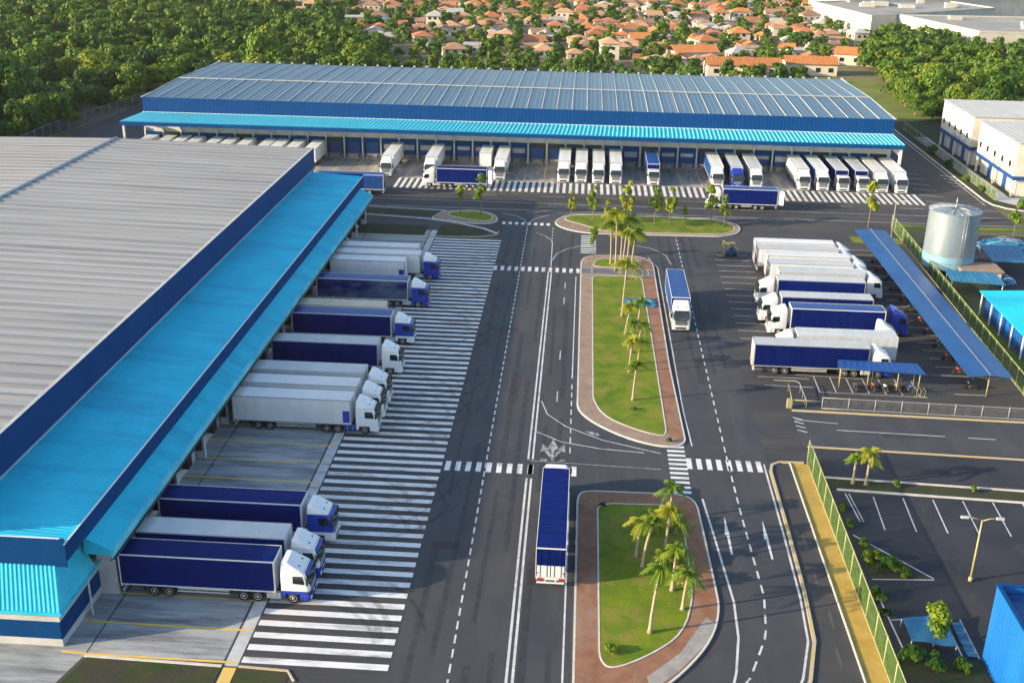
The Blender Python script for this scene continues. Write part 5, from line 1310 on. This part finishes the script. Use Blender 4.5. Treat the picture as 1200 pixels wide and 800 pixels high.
# everything farther: one mass of distant trees
r = random.Random(77); b = MB()
lob = [crown_mesh(200 + i, 4.6, 6.2, 1.0, 15, 52, .85) for i in range(4)]
for x, y, s in far_pts:
    q = lob[r.randrange(4)]; a = r.uniform(0, 6.28); ca, sa = math.cos(a) * s * r.uniform(.85, 1.25), math.sin(a) * s
    zz = s * r.uniform(.85, 1.25); i0 = len(b.v)
    b.v += [(x + ca * p[0] - sa * p[1], y + sa * p[0] + ca * p[1], p[2] * zz) for p in q.v]
    b.f += [tuple(i0 + j for j in f) for f in q.f]; b.m += q.m; b.sm += q.sm
struct('distant_trees', b, ['leaf_far'], 'stuff')

# palms
def palm_crown(seed, L, n, m='leaf_palm'):
    r = random.Random(seed); b = MB()
    for k in range(n):
        a = 2 * PI * k / n + r.uniform(-.25, .25); el = r.uniform(.25, 1.4); l = L * r.uniform(.75, 1.15); pts = []; tw = r.uniform(-.25, .25)
        for i in range(9):
            f = i / 8; rr = l * (f * math.cos(el) + .15 * f * f); z = l * (f * math.sin(el) - .85 * f * f * (1.15 - el * .35)); aa = a + tw * f * f
            pts.append(Vector((rr * math.cos(aa), rr * math.sin(aa), z)))
        b.tube(pts, [.04 - .004 * i for i in range(9)], 4)
        side = Vector((-math.sin(a), math.cos(a), 0)); n2 = 22
        for q in range(2, n2):
            t = q / n2 * 8; i = min(int(t), 7); p = pts[i].lerp(pts[i + 1], t - i); d = (pts[i + 1] - pts[i]).normalized()
            w = l * (.30 * math.sin(PI * (.14 + .8 * q / n2)) + .03)
            for s in (-1, 1):
                e = p + side * s * w * r.uniform(.6, 1) + d * w * r.uniform(.5, .9) + Vector((0, 0, -w * r.uniform(.2, .95)))
                b.face([p - d * .035, p + d * .035, p.lerp(e, .6) + d * .05, e, p.lerp(e, .5) - d * .03])
    return b.mesh('crown', [m])
PC = [palm_crown(i, 1.55, 14) for i in range(4)]; PB = [palm_crown(10 + i, 2.6, 20) for i in range(3)]
def palm(x, y, h, label, group, big=False, z=.17, lean=(0, 0), sc_=1.0):
    t = thing('palm_tree', label, 'palm tree', (x, y, z), 0, group)
    b = MB(); b.tube([(lean[0] * f * f, lean[1] * f * f, h * f) for f in (0, .08, .3, .6, .85, 1)], [.26, .17, .13, .12, .11, .13], 8); b.tube([(lean[0], lean[1], h), (lean[0], lean[1], h + .7)], [.13, .08], 7, 1)
    ob('trunk', b.mesh('trunk', ['palm_bark', 'leaf_palm']), t)
    c = ob('crown', (PB if big else PC)[rt.randrange(3)], t, (lean[0], lean[1], h + .5), rt.uniform(0, 6), sc_)
for x, y, h, ln, lab in ((7.1, 76.8, 5.4, (.5, .5), 'palm with the tallest bare trunk, nearest the camera on the lower island'), (6.4, 88.0, 3.2, (.2, .1), 'small palm at the left of the clump on the lower island'),
                 (6.9, 86.4, 4.0, (.6, .3), 'slanting palm in the middle of the clump on the lower island'), (9.3, 83.0, 3.6, (.1, 0), 'palm right of the tall one on the lower island'),
                 (10.0, 80.3, 2.8, (.2, .1), 'short palm at the right grass edge of the lower island'), (9.2, 90.2, 3.0, (.2, .2), 'palm behind the clump on the lower island'), (9.9, 95.2, 2.8, (0, 0), 'palm at the far right corner of the lower island')):
    palm(x, y, h, lab, 'palms on the lower island', lean=ln)
for x, y, q, lab in ((8.6, 86.2, 1.0, 'low leafy palm offshoot in the middle of the lower island clump'), (9.9, 87.6, 1.15, 'low leafy palm offshoot at the right edge of the lower island lawn'), (10.3, 92.6, 1.0, 'low leafy palm offshoot near the far right corner of the lower island'), (8.3, 93.4, 1.1, 'low leafy palm offshoot behind the clump on the lower island'), (10.4, 84.2, .9, 'low leafy palm offshoot right of the short palm on the lower island')):
    palm(x, y, .7, lab, 'palms on the lower island', sc_=q)
for x, y, h, ln, big, lab in ((5.3, 174.6, 6.2, (-.2, 0), True, 'leafy palm left of the tallest one at the far end of the median'), (7.6, 167.2, 6.6, (.2, 0), True, 'leafy palm just in front of the crossing path on the median'), (7.0, 176.6, 5.0, (0, 0), True, 'shorter leafy palm at the far tip of the median'), (8.6, 140.2, 2.2, (.2, .1), False, 'low palm right of the drooping one on the long median lawn'), (8.2, 133.2, 2.4, (.2, 0), False, 'low palm between two straight ones on the long median lawn'), (7.2, 122.1, 3.9, (.2, .2), False, 'nearest palm on the long median lawn with a straight pale trunk'), (7.0, 130.5, 3.8, (.2, 0), False, 'second palm from the near end of the long median lawn'),
                 (7.5, 137.0, 3.6, (.2, .1), False, 'palm in the middle of the long median lawn with drooping yellow leaves'), (6.9, 143.6, 3.4, (.5, .2), False, 'leaning palm in front of the blue ground sheet'),
                 (8.7, 146.5, 3.0, (.2, .1), False, 'low bushy palm beside the blue ground sheet'), (6.6, 150.5, 7.0, (.3, .1), True, 'tall slender palm left of the blue ground sheet'), (6.0, 171.4, 8.6, (-.2, 0), True, 'tallest palm by the crossing path at the far end of the median'),
                 (7.3, 173.6, 7.2, (.5, 0), True, 'tall palm behind the crossing path of the median'), (8.8, 175.2, 4.4, (.3, 0), True, 'bushy palm at the far right tip of the median')):
    palm(x, y, h, lab, 'palms on the long median', big, lean=ln)
palm(30.5, 104.0, 3.2, 'taller of the two young palms on the verge above the car park', 'young palms by the car park', z=.03); palm(29.2, 104.2, 2.4, 'shorter of the two young palms on the verge above the car park', 'young palms by the car park', z=.03, sc_=.7)
# slim young trees on the islands
SL = []
for i in range(4):
    b = crown_mesh(300 + i, 1.0, 2.6, 1.3, 10, 40, .26); SL.append(b.mesh('crown', ['leaf_palm']))
b = MB(); b.tube([(0, 0, 0), (.05, 0, 1.2), (0, .05, 2.6)], [.07, .05, .03], 6); SLT = b.mesh('trunk', ['bark'])
def sapling(x, y, s, lab, group=None, z=.17):
    t = thing('young_tree', lab, 'tree', (x, y, z), rt.uniform(0, 6), group); ob('crown', SL[rt.randrange(4)], t, sc=(s, s, s * 1.35)); ob('trunk', SLT, t, sc=(s, s, s * 1.35))
for x, y, s, w in ((-1.6, 200.6, 1.05, 'leftmost of the row'), (2.4, 199.4, 1.35, 'second from the left'), (5.0, 198.6, .9, 'small, third from the left'), (8.6, 197.0, 1.7, 'tall bushy, left of the palms'), (13.6, 199.0, 1.5, 'yellowish, right of the palms'),
                   (16.2, 197.6, 1.45, 'wide, middle of the right half'), (18.9, 200.5, .8, 'tiny, right half'), (23.8, 200.2, 1.5, 'yellow, in front of the crossing lorry'), (26.2, 199.4, 1.2, 'thin, rightmost of the row')):
    sapling(x, y, s, 'young tree on the lens shaped lawn, ' + w, 'young trees on the lens shaped lawn')
sapling(-18.3, 201.0, 1.6, 'taller young tree on the small pointed lawn at the canopy end', 'young trees on the pointed lawn'); sapling(-22.2, 202.2, 1.15, 'shorter young tree on the small pointed lawn at the canopy end', 'young trees on the pointed lawn')
sapling(52.6, 202.0, 1.7, 'young tree at the corner of the fence left of the water tank'); sapling(2.5, 178.3, 1.1, 'young tree at the left tip of the median'); sapling(77.5, 199, 1.4, 'young tree right of the blue tarpaulin heaps by the road')
t = thing('tree', 'yellow green tree growing beside the turquoise shade sail', 'tree', (30.0, 77.4, .03))
b = crown_mesh(555, 1.5, 2.6, 1.3, 16, 70, .26); ob('crown', b.mesh('crown', ['leaf_palm']), t); ob('trunk', trunk_mesh(555, 1.6, .09, 1.4, 2.4), t)
sapling(64.5, 191.5, 1.2, 'round shrub tree behind the water tank', z=.03)
def shrub(x, y, s, lab, warm=True, sz=1.0, z=0):
    b = crown_mesh(int(x * 31 + y * 7) % 999, 1.0, .9, .15, 9, 60, .22); t = thing('shrub', lab, 'shrub', (x, y, z)); ob('foliage', b.mesh('foliage', ['leaf_warm' if warm else 'leaf']), t, sc=(s, s, s * sz))
    b = MB(); b.tube([(0, 0, -.02), (0, 0, .5 * s)], [.08, .03], 5); ob('stem', b.mesh('stem', ['bark']), t)
for x, y, s, w, lab in ((27.0, 98.6, .8, 1, 'light shrub by the mesh fence near the top of the car park'), (27.1, 95.8, .65, 0, 'small dark shrub by the mesh fence between the first stall lines and the triangular bed'), (26.9, 83.6, .9, 1, 'light shrub by the mesh fence just below the triangular bed'), (27.0, 81.2, .7, 0, 'small dark shrub by the mesh fence level with the shade sail'), (58.6, 183.5, 1.0, 1, 'light shrub squeezed between the water tank and the mesh fence'), (57.9, 162.8, .8, 1, 'light shrub at the mesh fence in front of the cyan awning'), (33.5, 104.0, .6, 1, 'small light shrub on the verge right of the two young palms'), (41.2, 103.6, .55, 0, 'small dark shrub on the verge nearer the right edge'), (27.9, 89.6, 1.1, 1, 'shrub in the triangular bed, nearest the mesh fence'), (28.9, 88.0, 1.3, 0, 'large dark shrub in the middle of the triangular bed'), (30.3, 87.6, .8, 1, 'small shrub at the tip of the triangular bed'), (27.6, 92.0, .8, 0, 'small dark shrub at the top corner of the triangular bed'),
                        (27.6, 75.2, 1.3, 0, 'dark shrub below the shade sail beside the mesh fence'), (29.2, 74.4, 1.1, 0, 'low dark shrub in front of the yellow green tree'), (31.6, 74.6, .9, 0, 'low shrub left of the blue corrugated corner building'),
                        (3.8, 74.0, .75, 1, 'spiky shrub in the near left corner of the lower island'), (3.4, 97.0, .4, 0, 'small shrub in the far left corner of the lower island'), (10.9, 111.6, .5, 1, 'small yellow green shrub at the near tip of the red path'), (7.2, 119.4, .45, 0, 'tiny dark shrub in front of the nearest median palm'),
                        (82.6, 233, 1.2, 1, 'roadside shrub by the yellowish fence near the corner'), (82.4, 243, 1.1, 1, 'roadside shrub halfway along the yellowish fence'), (82.5, 256, 1.5, 0, 'dark roadside shrub by the gap between the office blocks'), (82.6, 270, 1.7, 0, 'dark roadside shrub in front of the rear office block'),
                        (63.5, 187, 1.4, 1, 'rounded shrub right behind the water tank'), (64.9, 184, 1.1, 1, 'shrub between the tank and the flat blue lean-to roof'), (72, 187, 1.2, 0, 'shrub in front of the long low tarpaulin heap')):
    shrub(x, y, s, lab, bool(w))
